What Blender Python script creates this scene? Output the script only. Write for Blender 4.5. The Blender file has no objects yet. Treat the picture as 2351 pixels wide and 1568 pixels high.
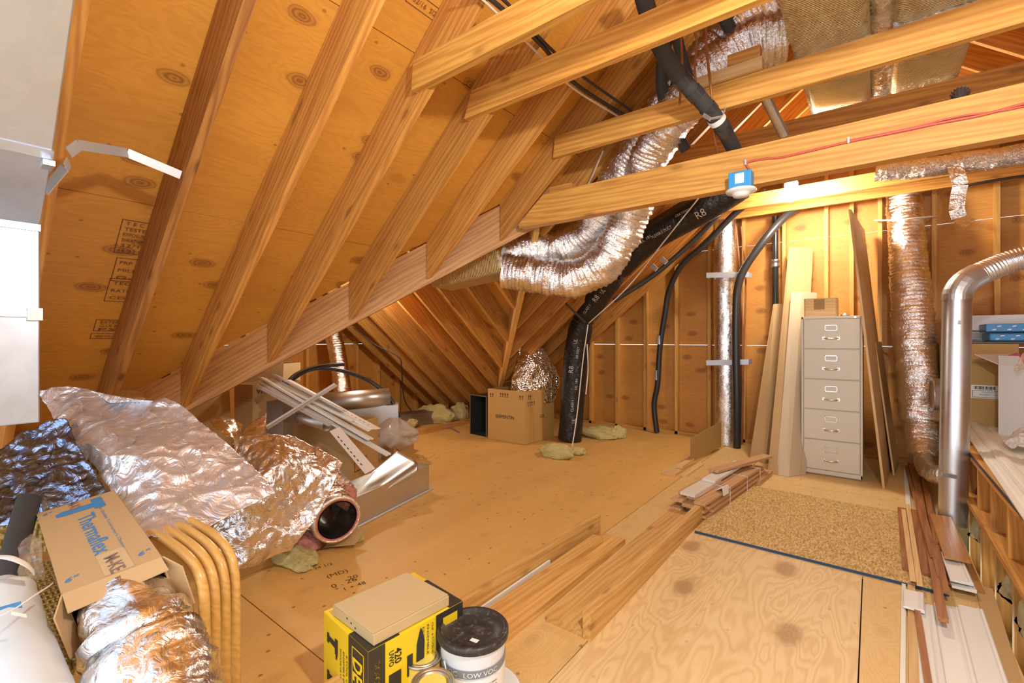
import bpy, bmesh, math, random
from mathutils import Vector as V, Matrix, noise as mnoise
random.seed(7)
SC = bpy.context.scene
COL = SC.collection
# ---------------------------------------------------------------- camera
FX, CX, CY, HC = 1058.0, 1175.5, 778.0, 1.28      # focal length (px), principal point, eye height
YAW = math.atan(827.5 / 1058)
cam_d = bpy.data.cameras.new('camera'); cam_d.sensor_width = 36.0
cam_d.lens = 36.0 * FX / 2351; cam_d.shift_y = (CY - 784.0) / 2351
cam_d.clip_start = 0.02
cam = bpy.data.objects.new('camera', cam_d); COL.objects.link(cam)
cam.location = (0, 0, HC); cam.rotation_euler = (math.radians(90), 0, YAW)
SC.camera = cam
# ---------------------------------------------------------------- world, exposure, lamps
SC.view_settings.view_transform = 'Standard'; SC.view_settings.look = 'None'
SC.view_settings.gamma = 1.0; SC.view_settings.use_curve_mapping = False
SC.view_settings.exposure = 0.98
SC.cycles.max_bounces = 8; SC.cycles.diffuse_bounces = 3; SC.cycles.glossy_bounces = 4; SC.cycles.transmission_bounces = 5; SC.cycles.transparent_max_bounces = 6
world = bpy.data.worlds.new('world'); SC.world = world; world.use_nodes = True
bg = world.node_tree.nodes['Background']
bg.inputs['Color'].default_value = (0.84, 0.92, 1.0, 1); bg.inputs['Strength'].default_value = 1.25
def lamp(name, loc, power, color, radius=0.05):
    l = bpy.data.lights.new(name, 'POINT'); l.energy = power; l.color = color; l.shadow_soft_size = radius
    o = bpy.data.objects.new(name, l); COL.objects.link(o); o.location = loc
    return o
WARM = (1.0, 0.91, 0.77)
lamp('bulb_light', (-0.47, 5.36, 2.66), 46, WARM, 0.075)            # bulb on the far ceiling joist
lamp('bulb_light', (0.35, 0.66, 2.32), 78, (1.0, 0.95, 0.88), 0.06)          # bulb under the collar ties behind the photographer
lamp('bulb_light', (-4.6, 3.05, 1.75), 22, WARM, 0.05)             # bulb under the cross gable's ridge

# ---------------------------------------------------------------- pixel -> room helpers
_s, _c = math.sin(YAW), math.cos(YAW)
FW, RT, UP, EYE = V((-_s, _c, 0)), V((_c, _s, 0)), V((0, 0, 1)), V((0, 0, HC))
def ray(px, py): return FW + RT * ((px - CX) / FX) + UP * ((CY - py) / FX)
def Zp(px, py, z=0.0): d = ray(px, py); return EYE + d * ((z - HC) / d.z)
def Yp(px, py, y): d = ray(px, py); return EYE + d * (y / d.y)
def Xp(px, py, x): d = ray(px, py); return EYE + d * (x / d.x)
def Dp(px, py, t): return EYE + ray(px, py) * t
def Pp(px, py, n, k): d = ray(px, py); n = V(n); return EYE + d * ((k - n.dot(EYE)) / n.dot(d))
def up_at(p, py):                                 # height of pixel row py above floor point p
    t = (V((p[0], p[1], 0)) - V((0, 0, 0))).dot(FW); return HC + (CY - py) / FX * t
# ---------------------------------------------------------------- objects
WM = {}
def M_of(origin, x=None, up=None):
    if x is None: return Matrix.Translation(origin)
    x = V(x).normalized(); up = V(up or (0, 0, 1))
    y = up.cross(x)
    if y.length < 1e-5: y = V((0, 1, 0)).cross(x)
    y.normalize(); z = x.cross(y)
    m = Matrix((x, y, z)).transposed().to_4x4(); m.translation = origin
    return m
def tag(o, label=None, cat=None, group=None, kind=None):
    if label: o['label'] = label
    if cat: o['category'] = cat
    if group: o['group'] = group
    if kind: o['kind'] = kind
    return o
def place(o, m, parent=None):
    COL.objects.link(o); WM[o] = m
    if parent: o.parent = parent; o.matrix_basis = WM[parent].inverted() @ m
    else: o.matrix_basis = m
    return o
def thing(name, label, cat, loc, group=None, x=None):
    o = bpy.data.objects.new(name, None); o.empty_display_size = 0.05
    place(o, M_of(V(loc), x)); return tag(o, label, cat, group)
class MB:
    def __init__(s): s.v = []; s.f = []; s.mi = []; s.sm = []
    def add(s, vs, fs, mi=0, smooth=False):
        b = len(s.v); s.v += [V(p) for p in vs]
        for f in fs: s.f.append([b + i for i in f]); s.mi.append(mi); s.sm.append(smooth)
        return s
    def hexa(s, p, mi=0):                         # 4 bottom pts then 4 top pts
        return s.add(p, [(0, 3, 2, 1), (4, 5, 6, 7), (0, 1, 5, 4), (1, 2, 6, 5), (2, 3, 7, 6), (3, 0, 4, 7)], mi)
    def box(s, lo, hi, mi=0):
        (a, b, c), (d, e, f) = lo, hi
        return s.hexa([(a, b, c), (d, b, c), (d, e, c), (a, e, c), (a, b, f), (d, b, f), (d, e, f), (a, e, f)], mi)
    def bar(s, a, b, w, h, up=(0, 0, 1), mi=0):   # box along a-b; w across, h along up; a,b = centre of section
        a, b = V(a), V(b); x = (b - a).normalized(); y = V(up).cross(x).normalized(); z = x.cross(y)
        y *= w / 2; z *= h / 2
        return s.hexa([a - y - z, b - y - z, b + y - z, a + y - z, a - y + z, b - y + z, b + y + z, a + y + z], mi)
    def obox(s, base, ax, ay, h, mi=0):           # box from base corner with edge vectors ax, ay, and vertical/vec h
        b, ax, ay = V(base), V(ax), V(ay); h = V((0, 0, h)) if not hasattr(h, '__len__') else V(h)
        return s.hexa([b, b + ax, b + ax + ay, b + ay, b + h, b + ax + h, b + ax + ay + h, b + ay + h], mi)
    def prism(s, poly, vec, mi=0):
        n = len(poly); vec = V(vec); p = [V(q) for q in poly]
        return s.add(p + [q + vec for q in p], [tuple(range(n))[::-1], tuple(range(n, 2 * n))] + [(i, (i + 1) % n, n + (i + 1) % n, n + i) for i in range(n)], mi)
    def quad(s, a, b, c, d, mi=0): return s.add([a, b, c, d], [(0, 1, 2, 3)], mi)
    def tube(s, path, r, n=12, cap=True, mi=0, smooth=True, rf=None, flat=1.0, up=None):
        path = [V(p) for p in path]; m = len(path); vs = []; prev = None
        for i, p in enumerate(path):
            t = (path[min(i + 1, m - 1)] - path[max(i - 1, 0)]).normalized()
            if prev is None:
                ref = V(up) if up else (V((0, 0, 1)) if abs(t.z) < 0.9 else V((1, 0, 0)))
                u = (ref - t * ref.dot(t)).normalized()
            else: u = (prev - t * prev.dot(t)).normalized()
            prev = u; w = t.cross(u)
            for k in range(n):
                a = 2 * math.pi * k / n
                rr = (r[i] if hasattr(r, '__len__') else r) * (rf(i, k) if rf else 1)
                vs.append(p + u * (math.cos(a) * rr * flat) + w * (math.sin(a) * rr))
        fs = [(i * n + k, i * n + (k + 1) % n, (i + 1) * n + (k + 1) % n, (i + 1) * n + k) for i in range(m - 1) for k in range(n)]
        s.add(vs, fs, mi, smooth)
        if cap: s.add(vs[:n], [tuple(range(n))[::-1]], mi); s.add(vs[-n:], [tuple(range(n))], mi)
        return s
    def lathe(s, prof, o, axis=(0, 0, 1), n=32, mi=0, smooth=True, cap=True):
        o = V(o); z = V(axis).normalized(); x = z.orthogonal().normalized(); y = z.cross(x); m = len(prof)
        vs = [o + z * h + (x * math.cos(2 * math.pi * k / n) + y * math.sin(2 * math.pi * k / n)) * r for r, h in prof for k in range(n)]
        fs = [(i * n + k, i * n + (k + 1) % n, (i + 1) * n + (k + 1) % n, (i + 1) * n + k) for i in range(m - 1) for k in range(n)]
        s.add(vs, fs, mi, smooth)
        if cap and prof[0][0] > 1e-4: s.add(vs[:n], [tuple(range(n))[::-1]], mi)
        if cap and prof[-1][0] > 1e-4: s.add(vs[-n:], [tuple(range(n))], mi)
        return s
    def grid(s, fn, nu, nv, mi=0, smooth=True):
        vs = [fn(i / nu, j / nv) for j in range(nv + 1) for i in range(nu + 1)]
        return s.add(vs, [(j * (nu + 1) + i, j * (nu + 1) + i + 1, (j + 1) * (nu + 1) + i + 1, (j + 1) * (nu + 1) + i) for j in range(nv) for i in range(nu)], mi, smooth)
    def build(s, name, mats, parent=None, x=None, up=None, origin=None, bevel=0, solid=0):
        if not hasattr(mats, '__len__'): mats = [mats]
        if origin is None:
            lo = [min(p[i] for p in s.v) for i in range(3)]; hi = [max(p[i] for p in s.v) for i in range(3)]
            origin = V(((lo[0] + hi[0]) / 2, (lo[1] + hi[1]) / 2, lo[2]))
        m = M_of(V(origin), x, up); inv = m.inverted()
        me = bpy.data.meshes.new(name); me.from_pydata([inv @ p for p in s.v], [], s.f)
        for k in mats: me.materials.append(k)
        for p, i, sm in zip(me.polygons, s.mi, s.sm): p.material_index = i; p.use_smooth = sm
        me.validate(); me.update()
        o = bpy.data.objects.new(name, me); place(o, m, parent)
        if bevel: b = o.modifiers.new('bevel', 'BEVEL'); b.width = bevel; b.segments = 2; b.limit_method = 'ANGLE'; b.harden_normals = False
        if solid: b = o.modifiers.new('solid', 'SOLIDIFY'); b.thickness = solid; b.offset = 0
        return o
def spline(pts, per=8):
    p = [V(q) for q in pts]; p = [p[0] * 2 - p[1]] + p + [p[-1] * 2 - p[-2]]; out = []
    for i in range(1, len(p) - 2):
        a, b, c, d = p[i - 1:i + 3]
        for k in range(per):
            t = k / per
            out.append(((b * 2) + (c - a) * t + (a * 2 - b * 5 + c * 4 - d) * t * t + (b * 3 - a - c * 3 + d) * t ** 3) * 0.5)
    out.append(p[-2]); return out
# ---------------------------------------------------------------- materials
def mat(name, col, rough=0.6, metal=0.0, **kw):
    m = bpy.data.materials.new(name); m.use_nodes = True; b = m.node_tree.nodes['Principled BSDF']
    b.inputs['Base Color'].default_value = (*col, 1); b.inputs['Roughness'].default_value = rough; b.inputs['Metallic'].default_value = metal
    for k, v in kw.items(): b.inputs[k].default_value = v
    return m
class NT:
    def __init__(s, m): s.m = m; s.t = m.node_tree; s.b = s.t.nodes['Principled BSDF']
    def n(s, typ, props=None, **ins):
        nd = s.t.nodes.new('ShaderNode' + typ)
        for k, v in (props or {}).items(): setattr(nd, k, v)
        for k, v in ins.items(): s.set(nd, k.replace('_', ' '), v)
        return nd
    def set(s, nd, k, v):
        sock = nd.inputs[int(k)] if k.isdigit() else nd.inputs[k]
        if isinstance(v, bpy.types.NodeSocket): s.t.links.new(v, sock)
        else: sock.default_value = v
    def math(s, op, a, b=0.0, c=None):
        nd = s.t.nodes.new('ShaderNodeMath'); nd.operation = op; s.set(nd, '0', a); s.set(nd, '1', b)
        if c is not None: s.set(nd, '2', c)
        return nd.outputs[0]
    def mix(s, f, a, b, mode='MIX'):
        nd = s.t.nodes.new('ShaderNodeMix'); nd.data_type = 'RGBA'; nd.blend_type = mode
        s.set(nd, '0', f); s.set(nd, '6', a if not isinstance(a, tuple) else (*a, 1)); s.set(nd, '7', b if not isinstance(b, tuple) else (*b, 1))
        return nd.outputs[2]
    def ramp(s, f, stops):
        nd = s.t.nodes.new('ShaderNodeValToRGB'); el = nd.color_ramp.elements
        while len(el) < len(stops): el.new(0.5)
        for e, (p, c) in zip(el, stops): e.position = p; e.color = (*c, 1) if hasattr(c, '__len__') else (c, c, c, 1)
        s.set(nd, '0', f); return nd.outputs[0]
    def coord(s, scale=(1, 1, 1), rnd=True):
        tc = s.n('TexCoord').outputs['Object']
        mp = s.n('Mapping', Vector=tc, Scale=scale)
        if rnd:
            oi = s.n('ObjectInfo').outputs['Random']
            cb = s.n('CombineXYZ', X=s.math('MULTIPLY', oi, 37.0), Y=s.math('MULTIPLY', oi, 91.0), Z=s.math('MULTIPLY', oi, 53.0)).outputs[0]
            s.set(mp, 'Location', cb)
        return mp.outputs[0]
    def noise(s, v, scale, detail=4, dist=0.0, rough=0.55): return s.n('TexNoise', Vector=v, Scale=scale, Detail=detail, Distortion=dist, Roughness=rough).outputs[0]
    def bump(s, h, strength, dist=0.01): s.set(s.b, 'Normal', s.n('Bump', Height=h, Strength=strength, Distance=dist).outputs[0])
    def col(s, v): s.set(s.b, 'Base Color', v)
def wood(name, lt, dk, knots=1.0, rough=0.55, var=0.18):
    """sawn lumber, grain along local X"""
    m = mat(name, lt, rough); t = NT(m)
    g = t.noise(t.coord((0.7, 9, 9)), 2.2, 5, 1.4)
    fine = t.noise(t.coord((0.5, 55, 55)), 3.0, 3, 0.3)
    bandc = t.coord((0.35, 6, 6))
    w = t.n('TexWave', {'wave_type': 'BANDS', 'bands_direction': 'DIAGONAL'}, Vector=bandc, Scale=3.2, Distortion=9.0, Detail=3.0).outputs[1]
    f = t.math('ADD', t.math('MULTIPLY', g, 0.55), t.math('MULTIPLY', w, 0.25)); f = t.math('ADD', f, t.math('MULTIPLY', fine, 0.2))
    c = t.ramp(f, [(0.28, dk), (0.66, lt)])
    vo = t.n('TexVoronoi', {'feature': 'F1'}, Vector=t.coord((3.2, 8, 8)), Scale=1.0).outputs['Distance']
    k = t.ramp(vo, [(0.08, 1), (0.14, 0.35), (0.21, 0)])
    c = t.mix(t.math('MULTIPLY', k, 0.6 * knots), c, tuple(x * 0.45 for x in dk))
    oi = t.n('ObjectInfo').outputs['Random']
    v = t.math('ADD', t.math('MULTIPLY', oi, var), 1 - var / 2)
    c = t.mix(1.0, c, t.n('CombineXYZ', X=v, Y=v, Z=v).outputs[0], 'MULTIPLY')
    t.col(c); t.bump(t.math('ADD', g, fine), 0.12, 0.004)
    return m
def ply(name, lt, dk, knot=(0.25, 0.10, 0.03), kd=1.0, swirl=0.35, scale=1.0, rough=0.6, spots=0.0, freq=6.0, pw=5.0, rimw=0.55, many=0.5):
    """rotary-cut plywood: long soft grain along local X, knots with rings"""
    m = mat(name, lt, rough); t = NT(m)
    base = t.coord((0.8 * scale, 3.2 * scale, 3.2 * scale), True)
    vn = t.n('TexVoronoi', {'feature': 'F1', 'voronoi_dimensions': '2D'}, Vector=t.coord((2.3 * scale, 4.2 * scale, 4.2 * scale)), Scale=1.0)
    d = vn.outputs['Distance']
    d = t.math('ADD', d, t.math('MULTIPLY', t.math('SUBTRACT', t.noise(t.coord((6, 6, 6)), 1.5, 3), 0.5), 0.13))
    sel = t.ramp(t.n('SeparateColor', Color=vn.outputs['Color']).outputs[0], [(many, 0), (many + 0.02, 1)])
    pull = t.math('MULTIPLY', t.ramp(d, [(0.0, 1), (0.35, 0)]), 0.5)
    n1 = t.noise(base, 1.7, 3, 0.6)
    lev = t.math('ADD', t.math('MULTIPLY', n1, 7.0), t.math('MULTIPLY', pull, pw))
    rings = t.math('ABSOLUTE', t.math('SINE', t.math('MULTIPLY', lev, freq)))
    fine = t.noise(t.coord((1.2, 60, 60)), 2.0, 3)
    broad = t.noise(base, 0.9, 2, 0.3)
    f = t.math('ADD', t.math('MULTIPLY', t.math('POWER', rings, 3.0), swirl), t.math('MULTIPLY', fine, 0.35))
    f = t.math('ADD', f, t.math('MULTIPLY', broad, 0.5))
    c = t.ramp(f, [(0.30, lt), (0.95, dk)])
    kr = t.math('MULTIPLY', t.ramp(d, [(0.02, 1), (0.10, 0.85), (0.14, 0.25), (0.22, 0)]), sel)
    rim = t.math('MULTIPLY', t.math('MULTIPLY', t.math('POWER', t.math('ABSOLUTE', t.math('SINE', t.math('MULTIPLY', d, 58.0))), 2.0), t.ramp(d, [(0.05, 1), (0.13, .7), (0.16, 0)])), t.math('MULTIPLY', sel, rimw))
    c = t.mix(t.math('MULTIPLY', kr, 0.55 * kd), c, tuple(0.5 * a + 0.5 * b for a, b in zip(dk, knot)))
    c = t.mix(t.math('MULTIPLY', rim, 0.75 * kd), c, knot)
    if spots:
        v2 = t.n('TexVoronoi', {'feature': 'F1', 'voronoi_dimensions': '2D'}, Vector=t.coord((7, 9, 9)), Scale=1.0)
        s2 = t.math('MULTIPLY', t.ramp(v2.outputs['Distance'], [(0.05, 1), (0.075, 0)]), t.ramp(t.n('SeparateColor', Color=v2.outputs['Color']).outputs[1], [(0.78, 0), (0.80, 1)]))
        c = t.mix(t.math('MULTIPLY', s2, spots), c, (0.05, 0.025, 0.01))
    t.col(c); t.bump(f, 0.05, 0.003)
    return m
def foil(name, tint=(0.92, 0.92, 0.93), rough=0.2, sc=9.0, st=0.9, stretch=(1, 1, 1), fine=0.5):
    """creased foil: randomly tilted flat facets at two sizes plus fine wrinkles"""
    m = mat(name, tint, rough, 1.0); t = NT(m)
    c = t.coord(stretch)
    nz = t.n('TexNoise', Vector=c, Scale=sc * 0.5, Detail=4).outputs[1]
    cw = t.n('VectorMath', {'operation': 'MULTIPLY_ADD'}, **{'0': nz, '1': (1.1 / sc,) * 3, '2': c}).outputs[0]
    h = None
    for k, w in ((0.55, 1.0), (1.6, 0.36), (4.2, 0.12)):
        v = t.n('TexVoronoi', {'feature': 'F1'}, Vector=cw, Scale=sc * k)
        dv = t.n('VectorMath', {'operation': 'SUBTRACT'}, **{'0': cw, '1': v.outputs['Position']}).outputs[0]
        rn = t.n('VectorMath', {'operation': 'SUBTRACT'}, **{'0': v.outputs['Color'], '1': (0.5, 0.5, 0.5)}).outputs[0]
        d = t.math('MULTIPLY', t.n('VectorMath', {'operation': 'DOT_PRODUCT'}, **{'0': dv, '1': rn}).outputs['Value'], w)
        h = d if h is None else t.math('ADD', h, d)
    n = t.noise(c, sc * 3.0, 4, 1.2, 0.55)
    h = t.math('ADD', h, t.math('MULTIPLY', n, 0.10 * fine / sc * 5))
    t.bump(h, st, 0.55)
    t.set(t.b, 'Roughness', t.ramp(n, [(0.35, rough * 0.8), (0.7, rough * 1.6)]))
    return m
def crinkle(name, tint=(0.9, 0.9, 0.91), rough=0.14, f=1.0, st=0.8):
    """foil jacket of a flexible duct"""
    return foil(name, tint, rough, 22 * f, st, (1, 1, 1), 1.2)
def galv(name, tint=(0.70, 0.72, 0.74), rough=0.34):
    m = mat(name, tint, rough, 0.95); t = NT(m)
    v = t.n('TexVoronoi', {'feature': 'F1'}, Vector=t.coord((1, 1, 1)), Scale=26.0)
    n = t.noise(t.coord(), 2.5, 4)
    c = t.mix(t.math('MULTIPLY', t.n('SeparateColor', Color=v.outputs['Color']).outputs[0], 0.16), tint, tuple(x * 0.62 for x in tint))
    c = t.mix(t.math('MULTIPLY', n, 0.25), c, tuple(x * 0.75 for x in tint))
    t.col(c); t.set(t.b, 'Roughness', t.ramp(n, [(0.3, rough * 0.8), (0.7, rough * 1.35)]))
    return m
def card(name, c=(0.50, 0.31, 0.13), rough=0.75):
    m = mat(name, c, rough); t = NT(m)
    n = t.noise(t.coord((4, 40, 40)), 1.0, 3); b = t.noise(t.coord(), 2.0, 3)
    t.col(t.mix(t.math('MULTIPLY', t.math('ADD', n, b), 0.22), c, tuple(x * 0.72 for x in c))); return m
def fuzzy(name, c):
    m = mat(name, c, 0.95); t = NT(m); n = t.noise(t.coord(), 22, 6, 1.0, 0.7)
    t.col(t.mix(t.math('MULTIPLY', n, 0.5), c, tuple(x * 0.6 for x in c))); t.bump(n, 0.9, 0.03); return m
W_raft = wood('rafter_fir', (0.62, 0.30, 0.068), (0.40, 0.155, 0.030), var=.3)
W_coll = wood('joist_fir', (0.70, 0.36, 0.075), (0.48, 0.20, 0.035))
W_dark = wood('weathered_fir', (0.46, 0.21, 0.055), (0.25, 0.09, 0.022), 1.2)
W_beam = wood('valley_beam_fir', (0.60, 0.30, 0.095), (0.40, 0.165, 0.04), 0.4)
W_stud = wood('stud_spruce', (0.72, 0.40, 0.10), (0.58, 0.28, 0.06))
W_loose = wood('loose_lumber', (0.72, 0.44, 0.15), (0.54, 0.28, 0.075))
W_pale = wood('pale_pine', (0.74, 0.50, 0.23), (0.62, 0.38, 0.15), 0.6)
W_red = wood('stained_trim', (0.40, 0.17, 0.055), (0.25, 0.09, 0.03), 0.3, 0.4)
W_white = mat('white_paint', (0.80, 0.78, 0.72), 0.4)
P_roof = ply('roof_plywood', (0.68, 0.32, 0.050), (0.44, 0.17, 0.022), (0.22, 0.07, 0.015), 1.1, 0.12, 1.0, 0.5, 0.45, rimw=1.0, many=0.42, pw=3.0)
P_wall = ply('wall_plywood', (0.66, 0.31, 0.062), (0.46, 0.18, 0.030), (0.20, 0.06, 0.015), 1.0, 0.15, rimw=0.9, many=0.42, pw=3.0)
P_floor = ply('floor_plywood', (0.74, 0.45, 0.14), (0.58, 0.31, 0.08), (0.22, 0.09, 0.03), 0.3, 0.12, 1.2, 0.55, 0.6)
P_floor2 = ply('floor_plywood_pale', (0.74, 0.52, 0.22), (0.60, 0.37, 0.13), (0.28, 0.13, 0.05), 0.3, 0.18, 1.2, 0.55, 0.5)
P_front = ply('floor_plywood_front', (0.78, 0.60, 0.32), (0.58, 0.35, 0.13), (0.24, 0.11, 0.05), 1.5, 0.24, 0.62, 0.55, 0.2, freq=8.0, pw=2.0, rimw=0.12, many=0.35)
FOIL = foil('crumpled_foil', (0.86, 0.89, 0.97), 0.27, 3.0, 0.6); FOIL.node_tree.nodes['Principled BSDF'].inputs['Metallic'].default_value = 0.74
FOILW = crinkle('duct_foil', (0.93, 0.91, 0.90), 0.13, 1.0, 0.45)
GALV = galv('galvanised_steel')
GALVD = galv('dull_galvanised', (0.42, 0.42, 0.40), 0.42)
CARD = card('cardboard', (0.54, 0.34, 0.14)); CARD2 = card('pale_cardboard', (0.60, 0.45, 0.25))
BLACK = mat('black_rubber', (0.018, 0.017, 0.016), 0.5)
DARK = mat('dark_gap', (0.02, 0.012, 0.008), 0.9)
BATT = fuzzy('yellow_fibreglass', (0.80, 0.68, 0.28))
PINK = fuzzy('pink_fibreglass', (0.75, 0.30, 0.24))
COPPER = mat('brown_wire', (0.30, 0.10, 0.03), 0.4)
# ================================================================ roof, walls, floor
PS = 0.82; KB, KS = 3.87, 4.16; XR = 0.045         # pitch, rafter underside / sheathing heights at X=0, ridge X
def zb(x): return KB + PS * x
def zs(x): return KS + PS * x
def near(i): return 0.28 + 0.406 * i
def xv1(y): return -3.38 + 0.92 * (y - 1.5)        # near valley (plan)
def xv2(y): return -2.78 - 1.03 * (y - 3.66)       # far valley (plan)
def zfar(y): return 1.88 - 0.845 * (y - 3.66)      # cross gable, far slope (sheathing)
def znear(y): return zs(xv1(y))
YC, YB, XG, YF = 2.95, 6.25, -6.4, -1.6            # cross ridge, back wall, gable wall, near end
EPS = 0.0015
mb = MB(); th = V((-0.634, 0, 0.773)) * 0.016
seams = [-5.2, -3.595 - EPS, -2.727 - EPS, -1.785 - EPS, -0.843, XR]
def clipx(x0, x1, y0, y1):                          # part of a course of sheathing above the valley lines
    return [(x0, y0), (x1, y0), (x1, y1), (x0, y1)]
def mainpoly(pts, mi=0):
    P = [V((x, y, zs(x))) for x, y in pts]; mb.prism(P, th, mi)
for a, b in zip(seams[:-1], seams[1:]):
    g = 0.0012
    a2, b2 = a + g, b - g
    # near part: Y from YF to the valley at that X
    yv = lambda x: 1.5 + (x + 3.38) / 0.92
    yw = lambda x: 3.66 - (x + 2.78) / 1.03
    if b2 <= -2.05:
        mainpoly([(a2, YF), (b2, YF), (b2, yv(b2)), (a2, max(yv(a2), YF))])
        mainpoly([(a2, yw(a2)), (b2, yw(b2)), (b2, YB + 0.1), (a2, YB + 0.1)] if yw(a2) < YB + 0.1 else [(xv2(YB + 0.1), YB + 0.1), (b2, yw(b2)), (b2, YB + 0.1)])
    elif a2 < -2.05:
        mainpoly([(a2, YF), (b2, YF), (b2, YB + 0.1), (a2, YB + 0.1), (a2, yw(a2)), (-2.05, YC), (a2, yv(a2))])
    else: mainpoly([(a2, YF), (b2, YF), (b2, YB + 0.1), (a2, YB + 0.1)])
# right-hand slope
mb.prism([(XR, YF, zs(XR)), (XR, YB + 0.1, zs(XR)), (5.2, YB + 0.1, zs(XR) - PS * (5.2 - XR)), (5.2, YF, zs(XR) - PS * (5.2 - XR))], (0.01, 0, 0.013))
# cross gable slopes
yb0 = 3.66 + 1.88 / 0.845
mb.prism([(-2.05, YC, zfar(YC)), (XG - 0.2, YC, zfar(YC)), (XG - 0.2, yb0 + .2, zfar(yb0 + .2)), (xv2(yb0 + .2), yb0 + .2, zfar(yb0 + .2))], (0, 0.01, 0.013))
mb.prism([(-2.05, YC, znear(YC)), (xv1(-0.3), -0.3, znear(-0.3)), (XG - 0.2, -0.3, znear(-0.3)), (XG - 0.2, YC, znear(YC))], (0, -0.01, 0.013))
# backing laps over the seams of the sheathing (roofing felt), one stretch left open to daylight
for x in seams[1:-1]:
    rng = [(YF, 0.72), (1.13, 6.3)] if abs(x + 2.7285) < 0.01 else [(YF, 6.3)]
    for y0, y1 in rng:
        segs = [(y0, y1)]
        if x < -2.05: segs = [(y0, min(y1, 1.5 + (x + 3.38) / 0.92)), (max(y0, 3.66 - (x + 2.78) / 1.03), y1)]
        for p, q in segs:
            if q > p: mb.prism([(x - .05, p, zs(x - .05) + .024), (x + .05, p, zs(x + .05) + .024), (x + .05, q, zs(x + .05) + .024), (x - .05, q, zs(x - .05) + .024)], (0, 0, 0.004), 1)
roof = mb.build('ceiling', [P_roof, DARK], x=(0, 1, 0), up=(-0.634, 0, 0.773), origin=(0, 0, 4))
tag(roof, kind='structure')
# back wall: plywood courses with daylight in the joints, studs as its parts
mb = MB(); yw0 = YB + 0.09
def wallpoly(z0, z1):
    def xl(z): return max((z - KS) / PS, -5.2) + 0.0
    def xr_(z): return 2 * XR - xl(z)
    mb.prism([(xl(z0), yw0, z0), (xr_(z0), yw0, z0), (xr_(z1), yw0, z1), (xl(z1), yw0, z1)], (0, 0.012, 0))
for z0, z1 in [(0, 1.198), (1.202, 2.438), (2.442, 4.19)]: wallpoly(z0, z1)
wallB = tag(mb.build('wall_back', P_wall, x=(1, 0, 0), up=(0, 1, 0), origin=(0, yw0, 0)), kind='structure')
sx = [Yp(p, 800, YB).x for p in (1355, 1415, 1480, 1552, 1628, 1707, 1800, 1897, 1955, 2020, 2145, 2290)] + [1.36, 1.78, 2.2]
for x in sx:
    top = (KS - PS * abs(x - XR) + PS * XR) - 0.03
    b = MB(); b.hexa([(x - .019, YB, 0), (x + .019, YB, 0), (x + .019, YB + .089, 0), (x - .019, YB + .089, 0)] + [(p, q, KS + PS * XR - PS * abs(p - XR) - .012) for p, q in ((x - .019, YB), (x + .019, YB), (x + .019, YB + .089), (x - .019, YB + .089))])
    b.build('stud', W_stud, wallB, x=(0, 0, 1), up=(0, 1, 0))
b = MB(); b.box((-4.9, YB, 0), (2.4, YB + .089, .038)); b.build('bottom_plate', W_stud, wallB, x=(1, 0, 0))
# gable end wall of the cross gable
mb = MB()
for z0, z1 in [(0, 1.198), (1.202, 2.5)]:
    yl = lambda z: 1.5 + ((z - KS) / PS + 3.38) / 0.92
    yr = lambda z: 3.66 + (1.88 - z) / 0.845
    mb.prism([(XG - .09, yl(z0), z0), (XG - .09, yr(z0), z0), (XG - .09, yr(z1), z1), (XG - .09, yl(z1), z1)], (-0.012, 0, 0))
wallG = tag(mb.build('wall_left', P_wall, x=(0, 1, 0), up=(1, 0, 0)), kind='structure')
for k in range(13):
    y = 0.55 + 0.406 * k
    f = lambda q: min(znear(q), zfar(q)) - .02
    if f(y) < .15: continue
    b = MB(); b.hexa([(XG, y, 0), (XG, y + .038, 0), (XG - .089, y + .038, 0), (XG - .089, y, 0), (XG, y, f(y)), (XG, y + .038, f(y + .038)), (XG - .089, y + .038, f(y + .038)), (XG - .089, y, f(y))])
    b.build('stud', W_stud, wallG, x=(0, 0, 1), up=(1, 0, 0))
# floor: subfloor plus sheets with open joints
mb = MB(); mb.box((-6.6, YF, -0.10), (.455, YB + 0.1, -0.02), 0); mb.box((.455, YF, -0.34), (5.0, YB + 0.1, -0.30), 4)
g = 0.0026
def sheet(x0, x1, y0, y1, mi): mb.box((x0 + g, y0 + g, -0.02), (x1 - g, y1 - g, 0.0), mi)
for x0, x1, ys in [(-6.6, -5.12, (-1.6, .9, 3.3, 6.34)), (-5.12, -3.9, (-1.6, 1.05, 3.5, 6.34)), (-3.9, -2.67, (-1.6, -.2, 2.24, 4.68, 6.34)), (-2.67, -1.393, (-1.6, .98, 3.448, 6.34))]:
    for y0, y1 in zip(ys[:-1], ys[1:]): sheet(x0, x1, y0, y1, 1)
for y0, y1 in [(-1.6, 1.0), (1.0, 3.448), (3.448, 6.34)]: sheet(-1.393, -0.95, y0, y1, 2)
sheet(-0.95, .455, 3.13, 4.72, 2); sheet(-0.95, 2.6, 4.72, 6.34, 2); sheet(-0.95, -0.042, -1.6, 3.13, 3); sheet(-0.042, .455, 0.7, 3.13, 2); sheet(-0.042, .455, -1.6, 0.7, 2)
floor = tag(mb.build('floor', [DARK, P_floor, P_floor2, P_front, BATT], x=(0, 1, 0), origin=(0, 0, 0)), kind='structure')

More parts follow.
